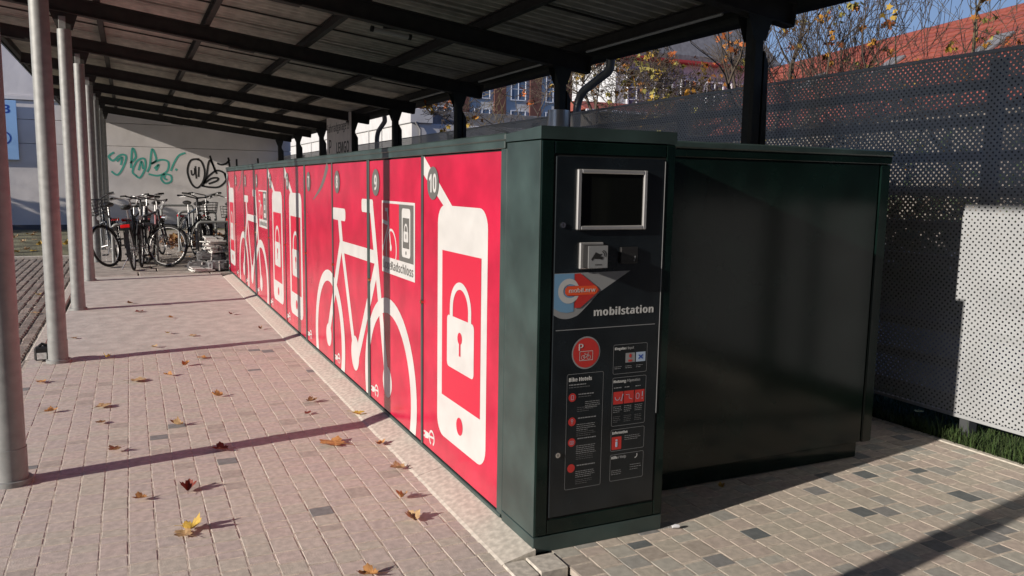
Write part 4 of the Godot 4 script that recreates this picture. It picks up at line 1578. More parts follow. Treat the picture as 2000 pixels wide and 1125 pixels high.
func build_terminal() -> void:
	var X0 := XF
	var X1 := 1.931
	var zf := -ZT            # s of the front
	var t := thing("locker_terminal", "dark green self service terminal with screen at the near end of the lockers", "terminal", P(1.64, 0, 2.75))
	var st := new_st()
	box(st, P(X0, 0.068, 2.893), P(X1, 1.565, zf), 0.003)
	put("body", st, M.green_dark, t)
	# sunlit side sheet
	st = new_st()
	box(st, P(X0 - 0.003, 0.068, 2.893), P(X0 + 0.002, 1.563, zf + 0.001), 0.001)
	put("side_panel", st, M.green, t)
	st = new_st()
	box(st, P(X0 - 0.003, 0.0, 2.898), P(X1, 0.064, zf - 0.002), 0.002)
	put("plinth", st, M.green, t)
	# wedge cap, higher at the front
	st = new_st()
	var a := [P(X0 - 0.004, 1.568, zf - 0.004), P(X1 + 0.002, 1.568, zf - 0.004), P(X1 + 0.002, 1.614, zf - 0.004), P(X0 - 0.004, 1.614, zf - 0.004)]
	var b := [P(X0 - 0.004, 1.568, 2.905), P(X1 + 0.002, 1.568, 2.905), P(X1 + 0.002, 1.598, 2.905), P(X0 - 0.004, 1.598, 2.905)]
	quad(st, a[0], a[1], a[2], a[3], Vector3(0, 0, 1))
	quad(st, b[0], b[1], b[2], b[3], Vector3(0, 0, -1))
	quad(st, a[3], a[2], b[2], b[3], Vector3.UP)
	quad(st, a[0], a[1], b[1], b[0], Vector3.DOWN)
	quad(st, a[0], a[3], b[3], b[0], Vector3.LEFT)
	quad(st, a[1], a[2], b[2], b[1], Vector3.RIGHT)
	put("cap", st, M.green, t)
	# front frame lips round the service door
	st = new_st()
	box(st, P(X0 + 0.001, 0.068, zf + 0.01), P(1.396, 1.562, zf - 0.004), 0.003)
	box(st, P(1.888, 0.068, zf + 0.01), P(X1 - 0.001, 1.562, zf - 0.004), 0.003)
	box(st, P(1.397, 1.515, zf + 0.01), P(1.887, 1.562, zf - 0.0035), 0.003)
	box(st, P(1.397, 0.068, zf + 0.01), P(1.887, 0.128, zf - 0.0035), 0.003)
	put("front_frame", st, M.green_dark, t)
	st = new_st()
	box(st, P(1.396, 0.128, zf + 0.008), P(1.888, 1.516, zf - 0.0008), 0.0)  # black strip painting the shade in the groove round the service door
	put("door_gap_shade", st, M.gap, t)
	st = new_st()
	box(st, P(1.402, 0.135, zf + 0.005), P(1.880, 1.509, zf - 0.006), 0.003)
	var d := put("service_door", st, M.panel_dark, t)
	st = new_st()
	box(st, P(1.8805, 0.5, zf - 0.002), P(1.8835, 1.50, zf - 0.0065), 0.0005)
	put("hinge_edge", st, M.term_line, d)
	var z := ZT + 0.006
	var xf := face_front(z)
	# screen
	st = new_st()
	for e in [[1.487, 1.24, 1.504, 1.463], [1.778, 1.24, 1.794, 1.463], [1.504, 1.24, 1.778, 1.255], [1.504, 1.448, 1.778, 1.463]]:
		box(st, Vector3(e[0], e[1], 0), Vector3(e[2], e[3], 0.013), 0.004, xf)
	var bz := put("screen_bezel", st, M.silver, d)
	st = new_st()
	box(st, Vector3(1.502, 1.253, 0), Vector3(1.780, 1.45, 0.005), 0.001, xf)
	put("screen", st, M.screen, bz)
	# locks
	for v in [1.258, 0.383]:
		st = new_st()
		disc(st, Vector3(1.434, v, z), Vector3(0, 0, 1), 0.0105, 0.005, 18)
		var lk := put("cylinder_lock", st, M.chrome, d)
		st = new_st()
		box(st, Vector3(1.4325, v - 0.005, z + 0.004), Vector3(1.4355, v + 0.005, z + 0.0056), 0.0)
		put("key_slot", st, M.black, lk)
	# card reader
	st = new_st()
	box(st, Vector3(1.504, 1.094, 0), Vector3(1.605, 1.193, 0.012), 0.003, xf)
	var cr := put("card_reader", st, M.silver, d)
	st = new_st()
	box(st, Vector3(1.515, 1.099, 0.012), Vector3(1.601, 1.185, 0.05), 0.003, xf)
	put("reader_housing", st, M.black, cr)
	st = new_st()
	box(st, Vector3(1.5165, 1.1005, 0.05), Vector3(1.5995, 1.1835, 0.052), 0.001, xf)
	put("reader_face", st, M.term_grey, cr)
	st = new_st()
	var rx := face_front(z + 0.0526)
	poly(st, PackedVector2Array([Vector2(1.528, 1.134), Vector2(1.547, 1.160), Vector2(1.566, 1.152), Vector2(1.576, 1.154), Vector2(1.558, 1.134), Vector2(1.54, 1.136), Vector2(1.533, 1.128)]), rx)
	poly(st, PackedVector2Array([Vector2(1.556, 1.146), Vector2(1.58, 1.142), Vector2(1.575, 1.132), Vector2(1.555, 1.136)]), rx, 0.0003)
	stroke(st, arc2(1.572, 1.150, 0.012, 0.012, -30, 80, 8), 0.003, rx)
	stroke(st, arc2(1.576, 1.150, 0.016, 0.016, -30, 80, 8), 0.003, rx)
	hline(st, 1.545, 1.575, 1.113, 0.003, rx, 0)
	put("hand_print", st, M.ink_black, cr)
	# black reader beside it
	st = new_st()
	box(st, Vector3(1.684, 1.110, 0), Vector3(1.760, 1.173, 0.012), 0.002, xf)
	var br := put("slot_reader", st, M.black, d)
	st = new_st()
	box(st, Vector3(1.742, 1.118, 0.012), Vector3(1.7455, 1.124, 0.013), 0.0, xf)
	box(st, Vector3(1.746, 1.126, 0.012), Vector3(1.749, 1.138, 0.013), 0.0, xf)
	put("slot_marks", st, M.term_grey, br)
	# logo: grey white drop, blue ground, ring and red arrow
	var drop := PackedVector2Array([Vector2(1.404, 1.079), Vector2(1.735, 1.081)])
	for p in curve2([Vector2(1.60, 1.003), Vector2(1.52, 0.929), Vector2(1.492, 0.913), Vector2(1.462, 0.907), Vector2(1.43, 0.911), Vector2(1.404, 0.924)], 6):
		drop.append(p)
	decal("logo_ground", [drop], xf, 0.0006, M.term_grey, d)
	decal("logo_blue", [PackedVector2Array([Vector2(1.404, 1.0775), Vector2(1.488, 1.0775), Vector2(1.488, 0.934), Vector2(1.46, 0.93), Vector2(1.43, 0.935), Vector2(1.404, 0.949)])], xf, 0.0012, M.term_blue, d)
	decal("logo_shade", [PackedVector2Array([Vector2(1.56, 1.0785), Vector2(1.73, 1.079), Vector2(1.675, 1.05)])], xf, 0.0012, M.term_line, d)
	decal("logo_ring", [band2(arc2(1.466, 1.012, 0.046, 0.047, 20, 340), arc2(1.472, 1.012, 0.03, 0.026, 20, 340))], xf, 0.0018, M.term_white, d)
	decal("logo_arrow", [PackedVector2Array([Vector2(1.489, 1.076), Vector2(1.513, 1.0775), Vector2(1.590, 1.022), Vector2(1.598, 1.012), Vector2(1.592, 1.003), Vector2(1.516, 0.947), Vector2(1.491, 0.947), Vector2(1.490, 0.965), Vector2(1.508, 0.993), Vector2(1.459, 0.994), Vector2(1.449, 1.004), Vector2(1.449, 1.020), Vector2(1.459, 1.031), Vector2(1.507, 1.031), Vector2(1.489, 1.056)])], xf, 0.0024, M.term_red, d)
	decal("logo_bar", [rrect2(1.449, 0.9955, 1.59, 1.0295, 0.016)], xf, 0.0029, M.term_orange, d)
	letters("logo_lettering", "mobil.nrw", 1.466, 1.006, 0.015, xf, 0.0032, M.term_white, d, false, 0.114)
	letters("name_lettering", "mobilstation", 1.578, 0.912, 0.029, xf, 0.001, M.term_white, d, true, 0.272)
	st = new_st()
	hline(st, 1.414, 1.86, 0.865, 0.0028, xf, 0.0006)
	put("rule", st, M.term_grey, d)
	# parking roundel
	decal("roundel_rim", [oval2(1.548, 0.772, 0.0625, 0.063, 40)], xf, 0.0006, M.term_grey, d)
	decal("roundel", [oval2(1.548, 0.772, 0.057, 0.0575, 40)], xf, 0.0012, M.term_red, d)
	letters("roundel_letter", "P", 1.516, 0.782, 0.026, xf, 0.0016, M.term_white, d, false, 0.019)
	st = new_st()
	frame2(st, 1.519, 0.742, 1.578, 0.779, 0.001, 0.002, xf, 0.0016)
	for cx in [1.535, 1.56]:
		frame2(st, cx - 0.0085, 0.746, cx + 0.0085, 0.763, 0.008, 0.0016, xf, 0.0018)
	for l in [[1.535, 0.7545, 1.543, 0.766], [1.543, 0.766, 1.556, 0.766], [1.556, 0.766, 1.548, 0.7545], [1.548, 0.7545, 1.535, 0.7545], [1.56, 0.7545, 1.555, 0.771], [1.555, 0.771, 1.561, 0.771], [1.54, 0.77, 1.546, 0.77]]:
		stroke(st, PackedVector2Array([Vector2(l[0], l[1]), Vector2(l[2], l[3])]), 0.0016, xf, 0.002)
	put("roundel_bicycle", st, M.term_white, d)
	# outlined boxes of instructions
	st = new_st()
	for e in [[1.468, 0.238, 1.629, 0.6935], [1.671, 0.676, 1.828, 0.793], [1.671, 0.467, 1.828, 0.662], [1.671, 0.365, 1.828, 0.4535], [1.671, 0.243, 1.828, 0.3515]]:
		frame2(st, e[0], e[1], e[2], e[3], 0.007, 0.0013, xf, 0.0006)
	put("box_outlines", st, M.term_line, d)
	letters("heading", "Bike Hotels", 1.477, 0.664, 0.0145, xf, 0.0006, M.term_white, d, true, 0.1)
	letters("heading", "Eingabe", 1.678, 0.772, 0.0095, xf, 0.0006, M.term_white, d, true, 0.048)
	letters("heading", "/ Input", 1.729, 0.772, 0.0095, xf, 0.0006, M.term_line, d, false, 0.036)
	letters("heading", "Nutzung", 1.677, 0.641, 0.0105, xf, 0.0006, M.term_white, d, true, 0.056)
	letters("heading", "/ Operation", 1.737, 0.641, 0.0105, xf, 0.0006, M.term_line, d, false, 0.062)
	letters("heading", "Information", 1.678, 0.434, 0.0105, xf, 0.0006, M.term_white, d, true, 0.07)
	letters("heading", "Hilfe", 1.678, 0.333, 0.0105, xf, 0.0006, M.term_white, d, true, 0.027)
	letters("heading", "/ Help", 1.709, 0.333, 0.0105, xf, 0.0006, M.term_line, d, false, 0.036)
	st = new_st()
	small_print(st, 1.477, 0.651, 0.14, 1, 0.007, 0.004, xf, 0.0006)
	for v in [0.612, 0.518, 0.437, 0.330]:
		small_print(st, 1.52, v, 0.095, 1, 0.008, 0.0042, xf, 0.0006)
	small_print(st, 1.55, 0.58, 0.07, 4, 0.0075, 0.0022, xf, 0.0006)
	small_print(st, 1.515, 0.493, 0.09, 4, 0.0075, 0.0022, xf, 0.0006)
	small_print(st, 1.515, 0.408, 0.09, 5, 0.0075, 0.0022, xf, 0.0006)
	small_print(st, 1.515, 0.306, 0.09, 4, 0.0075, 0.0022, xf, 0.0006)
	for u in [1.678, 1.728, 1.778]:
		small_print(st, u, 0.705, 0.034, 2, 0.007, 0.002, xf, 0.0006)
		small_print(st, u, 0.621, 0.036, 1, 0.007, 0.0035, xf, 0.0006)
		small_print(st, u, 0.545, 0.04, 4, 0.0072, 0.002, xf, 0.0006)
	small_print(st, 1.735, 0.422, 0.08, 3, 0.0075, 0.002, xf, 0.0006)
	small_print(st, 1.678, 0.285, 0.05, 3, 0.0075, 0.002, xf, 0.0006)
	small_print(st, 1.765, 0.30, 0.055, 3, 0.0095, 0.002, xf, 0.0006)
	put("small_print", st, M.term_grey, d).set_meta("kind", "stuff")
	st = new_st()
	small_print(st, 1.477, 0.641, 0.12, 1, 0.007, 0.003, xf, 0.0006)
	small_print(st, 1.52, 0.602, 0.07, 1, 0.007, 0.0026, xf, 0.0006)
	for v in [0.56, 0.463, 0.37, 0.272]:
		small_print(st, 1.515, v, 0.085, 3, 0.0075, 0.002, xf, 0.0006)
	for u in [1.678, 1.728, 1.778]:
		small_print(st, u, 0.505, 0.036, 4, 0.0072, 0.002, xf, 0.0006)
	put("small_print_dim", st, M.term_dim, d).set_meta("kind", "stuff")
	# red round pictograms
	for e in [[1.493, 0.602], [1.494, 0.507], [1.495, 0.425], [1.495, 0.322]]:
		decal("pictogram", [oval2(e[0], e[1], 0.0165, 0.017, 24)], xf, 0.0006, M.term_red, d)
	st = new_st()
	frame2(st, 1.487, 0.593, 1.499, 0.611, 0.002, 0.0016, xf, 0.0012)
	frame2(st, 1.489, 0.507, 1.499, 0.517, 0.005, 0.0018, xf, 0.0012)
	stroke(st, PackedVector2Array([Vector2(1.494, 0.507), Vector2(1.494, 0.498)]), 0.002, xf, 0.0012)
	frame2(st, 1.486, 0.417, 1.504, 0.431, 0.003, 0.0015, xf, 0.0012)
	frame2(st, 1.491, 0.42, 1.499, 0.428, 0.004, 0.0014, xf, 0.0014)
	put("pictogram_lines", st, M.term_pale, d)
	# square pictograms
	decal("input_tile", [rect2(1.727, 0.719, 1.771, 0.757)], xf, 0.0006, M.term_grey, d)
	decal("input_tile_blue", [rect2(1.776, 0.719, 1.820, 0.757)], xf, 0.0006, M.term_pale, d)
	decal("input_tile_mark", [rect2(1.740, 0.722, 1.758, 0.730), oval2(1.749, 0.745, 0.006, 0.008, 12)], xf, 0.0012, M.term_red, d)
	st = new_st()
	stroke(st, PackedVector2Array([Vector2(1.788, 0.73), Vector2(1.808, 0.746)]), 0.005, xf, 0.0012)
	stroke(st, PackedVector2Array([Vector2(1.788, 0.746), Vector2(1.808, 0.73)]), 0.005, xf, 0.0013)
	put("input_tile_cross", st, M.ink_blue, d)
	for u in [1.677, 1.726, 1.776]:
		decal("operation_tile", [rect2(u, 0.555, u + 0.046, 0.605)], xf, 0.0006, M.term_red, d)
	st = new_st()
	stroke(st, arc2(1.696, 0.585, 0.011, 0.014, 180, 350, 10), 0.002, xf, 0.0012)
	stroke(st, PackedVector2Array([Vector2(1.71, 0.572), Vector2(1.714, 0.566), Vector2(1.721, 0.595)]), 0.003, xf, 0.0012)
	stroke(st, PackedVector2Array([Vector2(1.735, 0.59), Vector2(1.75, 0.59), Vector2(1.75, 0.575), Vector2(1.764, 0.57)]), 0.002, xf, 0.0012)
	frame2(st, 1.782, 0.568, 1.798, 0.592, 0.007, 0.002, xf, 0.0012)
	stroke(st, PackedVector2Array([Vector2(1.812, 0.597), Vector2(1.812, 0.577)]), 0.004, xf, 0.0012)
	stroke(st, PackedVector2Array([Vector2(1.812, 0.571), Vector2(1.812, 0.566)]), 0.004, xf, 0.0012)
	put("operation_lines", st, M.term_pale, d)
	decal("info_tile", [rrect2(1.676, 0.371, 1.721, 0.423, 0.003)], xf, 0.0006, M.term_red, d)
	letters("info_letter", "i", 1.694, 0.382, 0.028, xf, 0.001, M.term_pale, d, true, 0.009)
	st = new_st()
	stroke(st, arc2(1.786, 0.338, 0.011, 0.011, -90, 30, 8), 0.004, xf, 0.0008)
	put("handset_print", st, M.term_white, d)


# ------------------------------------------------------------------ bicycles and hoops
func bicycle(label: String, at: Vector3, heading: float, lean: float, steer: float, paint: Material, opt: Dictionary) -> Node3D:
	# own axes: x forward, y up, z to its right; the point on the ground below the rear hub is the origin
	var t := thing("bicycle", label, "bicycle", at, 0.0, "bicycles parked at the steel hoops")
	t.transform = Transform3D(Basis(Vector3.UP, heading) * Basis(Vector3.RIGHT, lean), at)
	var R := 0.345
	var wb := 1.09
	var rear := Vector3(0, R, 0)
	var bb := Vector3(0.45, 0.28, 0)
	var seat_top := Vector3(0.27, 0.80, 0)
	var head_top := Vector3(0.86, 0.93, 0)
	var head_bot := Vector3(0.93, 0.72, 0)
	var front := Vector3(wb, R, 0)
	# the steered half turns about the head tube
	var axis := (head_top - head_bot).normalized()
	var sx := Transform3D(Basis(axis, steer), head_bot - Basis(axis, steer) * head_bot)
	var st := new_st()
	tube(st, [bb, seat_top], 0.016, 8)
	tube(st, [head_bot, head_top], 0.02, 10)
	tube(st, [bb, head_bot + Vector3(-0.01, 0.03, 0)], 0.019, 8)
	if opt.get("low", false):
		tube(st, rounded([seat_top.lerp(bb, 0.45), Vector3(0.62, 0.55, 0), head_top + Vector3(0.02, -0.1, 0)], 0.15), 0.016, 8)
	else:
		tube(st, [seat_top + Vector3(0, -0.03, 0), head_top + Vector3(0.01, -0.03, 0)], 0.017, 8)
	for q in [-1.0, 1.0]:
		tube(st, [bb + Vector3(0, 0, q * 0.03), rear + Vector3(0, 0, q * 0.065)], 0.009, 6)
		tube(st, [seat_top + Vector3(0, -0.04, q * 0.02), rear + Vector3(0, 0, q * 0.065)], 0.008, 6)
	put("frame", st, paint, t, true)
	st = new_st()
	for q in [-1.0, 1.0]:
		tube(st, [sx * (head_bot + Vector3(0, 0, q * 0.045)), sx * (head_bot.lerp(front, 0.45) + Vector3(0.01, 0, q * 0.055)), sx * (front + Vector3(0, 0, q * 0.055))], [0.014, 0.012, 0.009], 8)
	tube(st, [sx * (head_bot + Vector3(0, 0, -0.05)), sx * (head_bot + Vector3(0, 0, 0.05))], 0.014, 8)
	put("fork", st, opt.get("fork", paint), t, true)
	# wheels
	for w in 2:
		var c := front if w == 1 else rear
		var X := sx if w == 1 else Transform3D.IDENTITY
		st = new_st()
		tube(st, ring_pts(X * c, X.basis.x, X.basis.y, R - 0.019, 40), 0.019, 8, true)
		var tyre := put("front_wheel" if w == 1 else "rear_wheel", st, M.rubber, t, true)
		st = new_st()
		tube(st, ring_pts(X * c, X.basis.x, X.basis.y, R - 0.044, 40), 0.0085, 6, true)
		put("rim", st, M.alu, tyre, true)
		st = new_st()
		for k in 28:
			var a := TAU * k / 28.0
			var q := 0.028 if k % 2 == 0 else -0.028
			tube(st, [X * (c + Vector3(cos(a + 0.5) * 0.02, sin(a + 0.5) * 0.02, q)), X * (c + Vector3(cos(a) * (R - 0.05), sin(a) * (R - 0.05), 0))], 0.0014, 3, false, false)
		put("spokes", st, M.alu, tyre, true)
		st = new_st()
		tube(st, [X * (c + Vector3(0, 0, -0.06)), X * (c + Vector3(0, 0, 0.06))], 0.022 if w == 0 else 0.016, 10)
		put("hub", st, M.alu, tyre, true)
		# mudguard
		if opt.get("guards", true):
			st = new_st()
			var a0 := 10.0 if w == 0 else 20.0
			var a1 := 200.0 if w == 0 else 165.0
			for k in 18:
				var ta := deg_to_rad(lerpf(a0, a1, k / 18.0))
				var tb := deg_to_rad(lerpf(a0, a1, (k + 1) / 18.0))
				for e in [[-0.028, -0.012, -0.006, 0.0], [-0.012, 0.012, 0.0, 0.0], [0.012, 0.028, 0.0, -0.006]]:
					var rr := R + 0.016
					var n := Vector3(cos(ta), sin(ta), 0)
					quad(st, X * (c + Vector3(cos(ta) * (rr + e[2]), sin(ta) * (rr + e[2]), e[0])), X * (c + Vector3(cos(tb) * (rr + e[2]), sin(tb) * (rr + e[2]), e[0])), X * (c + Vector3(cos(tb) * (rr + e[3]), sin(tb) * (rr + e[3]), e[1])), X * (c + Vector3(cos(ta) * (rr + e[3]), sin(ta) * (rr + e[3]), e[1])), X.basis * n)
			put("mudguard", st, opt.get("guard_paint", M.bike_black), t, true)
	# saddle
	st = new_st()
	tube(st, [seat_top, seat_top + Vector3(-0.045, 0.14, 0)], 0.013, 8)
	put("seat_post", st, M.alu, t, true)
	st = new_st()
	var sc := seat_top + Vector3(-0.03, 0.17, 0)
	tube(st, [sc + Vector3(-0.16, 0.012, 0), sc + Vector3(-0.14, 0.02, 0), sc + Vector3(-0.09, 0.02, 0), sc + Vector3(-0.02, 0.012, 0), sc + Vector3(0.07, 0.015, 0), sc + Vector3(0.13, 0.012, 0)], [0.03, 0.075, 0.085, 0.06, 0.028, 0.012], 12)
	var sad := put("saddle", st, opt.get("saddle", M.saddle), t, true)
	sad.scale = Vector3(1, 0.5, 1)
	sad.position = Vector3(0, sc.y * 0.5, 0)
	# handlebar
	st = new_st()
	var stem := head_top + Vector3(-0.03, opt.get("rise", 0.16), 0)
	tube(st, [sx * head_top, sx * stem], 0.013, 8)
	var hx: float = opt.get("forward", 0.05)
	var sweep: float = opt.get("sweep", -0.2)
	var hw := 0.29
	var hp := []
	if opt.get("drop", false):
		for q in [-1.0, 1.0]:
			var pts := rounded([stem + Vector3(0.06, 0, 0), stem + Vector3(0.08, 0.0, q * 0.2), stem + Vector3(0.18, 0.0, q * 0.21), stem + Vector3(0.17, -0.13, q * 0.22), stem + Vector3(0.02, -0.14, q * 0.23)], 0.09)
			var pp := []
			for p in pts:
				pp.append(sx * p)
			tube(st, pp, 0.012, 8)
	else:
		for q in [-1.0, 1.0]:
			var pts := rounded([stem, stem + Vector3(hx, 0.02, q * 0.10), stem + Vector3(hx, 0.05, q * 0.22), stem + Vector3(hx + sweep, 0.045, q * hw)], 0.08)
			var pp := []
			for p in pts:
				pp.append(sx * p)
			tube(st, pp, 0.0115, 8)
	var hb := put("handlebar", st, M.alu if not opt.get("black_bar", false) else M.bike_black, t, true)
	if not opt.get("drop", false):
		for q in [-1.0, 1.0]:
			st = new_st()
			var g1 := stem + Vector3(hx + sweep, 0.045, q * hw)
			var g0 := g1 + (stem + Vector3(hx, 0.05, q * 0.22) - g1).normalized() * 0.11
			tube(st, [sx * g0, sx * g1], 0.016, 8)
			put("grip", st, M.rubber, hb, true)
		st = new_st()
		for q in [-1.0, 1.0]:
			tube(st, [sx * (stem + Vector3(hx + 0.02, 0.03, q * 0.2)), sx * (stem + Vector3(hx - 0.06, 0.02, q * 0.28))], 0.006, 6)
		put("brake_lever", st, M.alu, hb, true)
	# cranks and chain
	st = new_st()
	tube(st, ring_pts(bb + Vector3(0, 0, 0.045), Vector3.RIGHT, Vector3.UP, 0.085, 20), 0.006, 6, true)
	tube(st, [bb + Vector3(0, 0, -0.06), bb + Vector3(0, 0, 0.06)], 0.02, 8)
	tube(st, [bb + Vector3(0, 0, 0.06), bb + Vector3(0.13, -0.11, 0.07)], 0.009, 6)
	tube(st, [bb + Vector3(0, 0, -0.06), bb + Vector3(-0.13, 0.11, -0.07)], 0.009, 6)
	tube(st, [bb + Vector3(0, 0.085, 0.045), rear + Vector3(0, 0.035, 0.045)], 0.004, 4)
	tube(st, [bb + Vector3(0, -0.085, 0.045), rear + Vector3(0, -0.035, 0.045)], 0.004, 4)
	put("crankset", st, M.alu, t, true)
	for q in [1.0, -1.0]:
		st = new_st()
		var pc := bb + Vector3(0.13 * q, -0.11 * q, 0.115 * q)
		box(st, pc - Vector3(0.045, 0.012, 0.045), pc + Vector3(0.045, 0.012, 0.045), 0.008)
		put("pedal", st, M.black, t, true)
	# luggage rack, lamps, basket
	if opt.get("rack", true):
		st = new_st()
		for q in [-0.055, 0.055]:
			tube(st, [Vector3(0.2, 0.735, q * 0.5), Vector3(0.1, 0.73, q), Vector3(-0.28, 0.73, q)], 0.006, 6)
			tube(st, [Vector3(-0.15, 0.73, q), rear + Vector3(0, 0, q * 1.2)], 0.006, 6)
		for x in [-0.28, -0.14, 0.0]:
			tube(st, [Vector3(x, 0.73, -0.055), Vector3(x, 0.73, 0.055)], 0.005, 6)
		put("luggage_rack", st, opt.get("rack_paint", M.bike_black), t, true)
		st = new_st()
		box(st, Vector3(-0.32, 0.685, -0.065), Vector3(-0.285, 0.735, 0.065), 0.014)
		put("tail_light", st, M.reflector, t, true)
	if opt.get("lamp", true):
		st = new_st()
		tube(st, [sx * Vector3(0.95, 0.80, 0), sx * Vector3(0.985, 0.80, 0), sx * Vector3(1.02, 0.80, 0)], [0.02, 0.036, 0.036], 12)
		put("headlight", st, M.chrome, t, true)
	if opt.has("basket"):
		st = new_st()
		var q: Vector3 = opt.basket
		var bw := 0.17
		for k in 5:
			var y := q.y + k * 0.05
			var f := 0.82 + 0.045 * k
			var X := sx if q.x > 0.5 else Transform3D.IDENTITY
			var c4 := [X * Vector3(q.x - 0.13 * f, y, -bw * f), X * Vector3(q.x + 0.13 * f, y, -bw * f), X * Vector3(q.x + 0.13 * f, y, bw * f), X * Vector3(q.x - 0.13 * f, y, bw * f)]
			tube(st, c4, 0.004, 4, true)
		for k in 24:
			var a := TAU * k / 24.0
			var e := Vector3(clampf(cos(a) * 1.4, -1, 1) * 0.13, 0, clampf(sin(a) * 1.4, -1, 1) * bw)
			var X := sx if q.x > 0.5 else Transform3D.IDENTITY
			tube(st, [X * (q + e * 0.82), X * (q + e + Vector3(0, 0.2, 0))], 0.003, 3)
		put("basket", st, M.bike_black, t, true)
	if opt.get("stand", false):
		st = new_st()
		tube(st, [bb + Vector3(-0.12, 0, -0.04), Vector3(0.2, 0.01, -0.2)], 0.009, 6)
		put("kickstand", st, M.alu, t, true)
	return t


func hoop(label: String, x0: float, x1: float, s: float, h: float, skew := 0.0) -> void:
	var t := thing("bicycle_hoop", label, "bicycle rack", P((x0 + x1) * 0.5, 0, s), 0, "steel bicycle hoops")
	var st := new_st()
	tube(st, rounded([P(x0, -0.05, s), P(x0, h, s), P(x1, h, s + skew), P(x1, -0.05, s + skew)], 0.1, 6), 0.026, 12)
	var o := put("hoop_tube", st, M.galv, t)
	st = new_st()
	for e in [[x0, s], [x1, s + skew]]:
		tube(st, [P(e[0], -0.01, e[1]), P(e[0], 0.004, e[1])], 0.055, 14)
	put("foot_plate", st, M.galv, t)
	o.name = "hoop_tube"


func toward(dx: float, dz: float) -> float:      # heading for a forward direction
	return atan2(-dz, dx)


func build_bicycles() -> void:
	hoop("galvanised hoop between the two nearest bicycles", -0.28, 0.38, 14.76, 0.66)
	hoop("galvanised hoop beside the stacked newspaper bundles", 1.03, 1.68, 14.95, 0.68)
	hoop("galvanised hoop behind the large side on wheel", 0.86, 1.55, 17.3, 0.78)
	hoop("galvanised hoop farthest from the camera near the hall wall", 0.62, 1.27, 19.5, 0.84)
	# rear wheel towards the camera, red tail light
	bicycle("black bicycle seen from behind with a red tail light", P(0.02, -0.01, 13.78), toward(0.10, -1.0), -0.10, 0.15, M.bike_black, {"low": true, "sweep": -0.16, "stand": true, "saddle": M.bike_grey})
	# front wheel turned across at the left, beside the poles
	bicycle("dark bicycle with basket leaning beside the last poles", P(-0.20, -0.01, 15.52), toward(-0.12, 1.0), 0.12, -0.5, M.bike_blue, {"black_bar": true, "sweep": -0.02, "basket": Vector3(1.02, 0.86, 0)})
	# big front wheel seen side on
	bicycle("black bicycle with its front wheel turned side on to the camera", P(0.06, -0.01, 15.22), toward(0.42, 0.9), 0.03, 0.62, M.bike_black, {"sweep": -0.05, "rise": 0.14, "fork": M.bike_black, "guards": true})
	# drop bars behind
	bicycle("grey bicycle with curved bars standing in the middle of the group", P(0.16, -0.01, 15.9), toward(0.04, 1.0), -0.06, 0.3, M.bike_grey, {"drop": true, "rack": true, "guards": false, "rack_paint": M.alu})
	# red framed one further back
	bicycle("red framed bicycle half hidden behind the middle bicycles", P(0.52, -0.01, 16.6), toward(-0.25, 1.0), 0.05, -0.2, M.bike_red, {"sweep": -0.12})
	# with basket at the right
	bicycle("black bicycle with a wire basket next to the far lockers", P(1.40, -0.01, 17.3), toward(-0.05, 1.0), 0.05, 0.12, M.bike_black, {"low": true, "rise": 0.2, "sweep": -0.1, "basket": Vector3(1.05, 0.80, 0.0)})
	bicycle("blue grey bicycle standing behind the middle hoop", P(0.92, -0.01, 17.0), toward(0.2, 1.0), -0.05, 0.3, M.bike_blue, {"sweep": -0.1, "black_bar": true})
	bicycle("black low framed bicycle between the right hand hoop and the basket bicycle", P(1.22, -0.01, 16.3), toward(-0.1, 1.0), 0.06, 0.25, M.bike_black, {"low": true, "black_bar": true, "guards": true})
	bicycle("black bicycle with dark bars behind the red tail light", P(-0.05, -0.01, 15.3), toward(0.15, 1.0), -0.08, -0.25, M.bike_black, {"black_bar": true, "sweep": -0.06})
	bicycle("dark bicycle with a rear basket partly hidden by the lockers", P(1.62, -0.01, 15.7), toward(0.08, -1.0), 0.04, -0.15, M.bike_grey, {"rise": 0.14, "basket": Vector3(-0.1, 0.74, 0.0)})


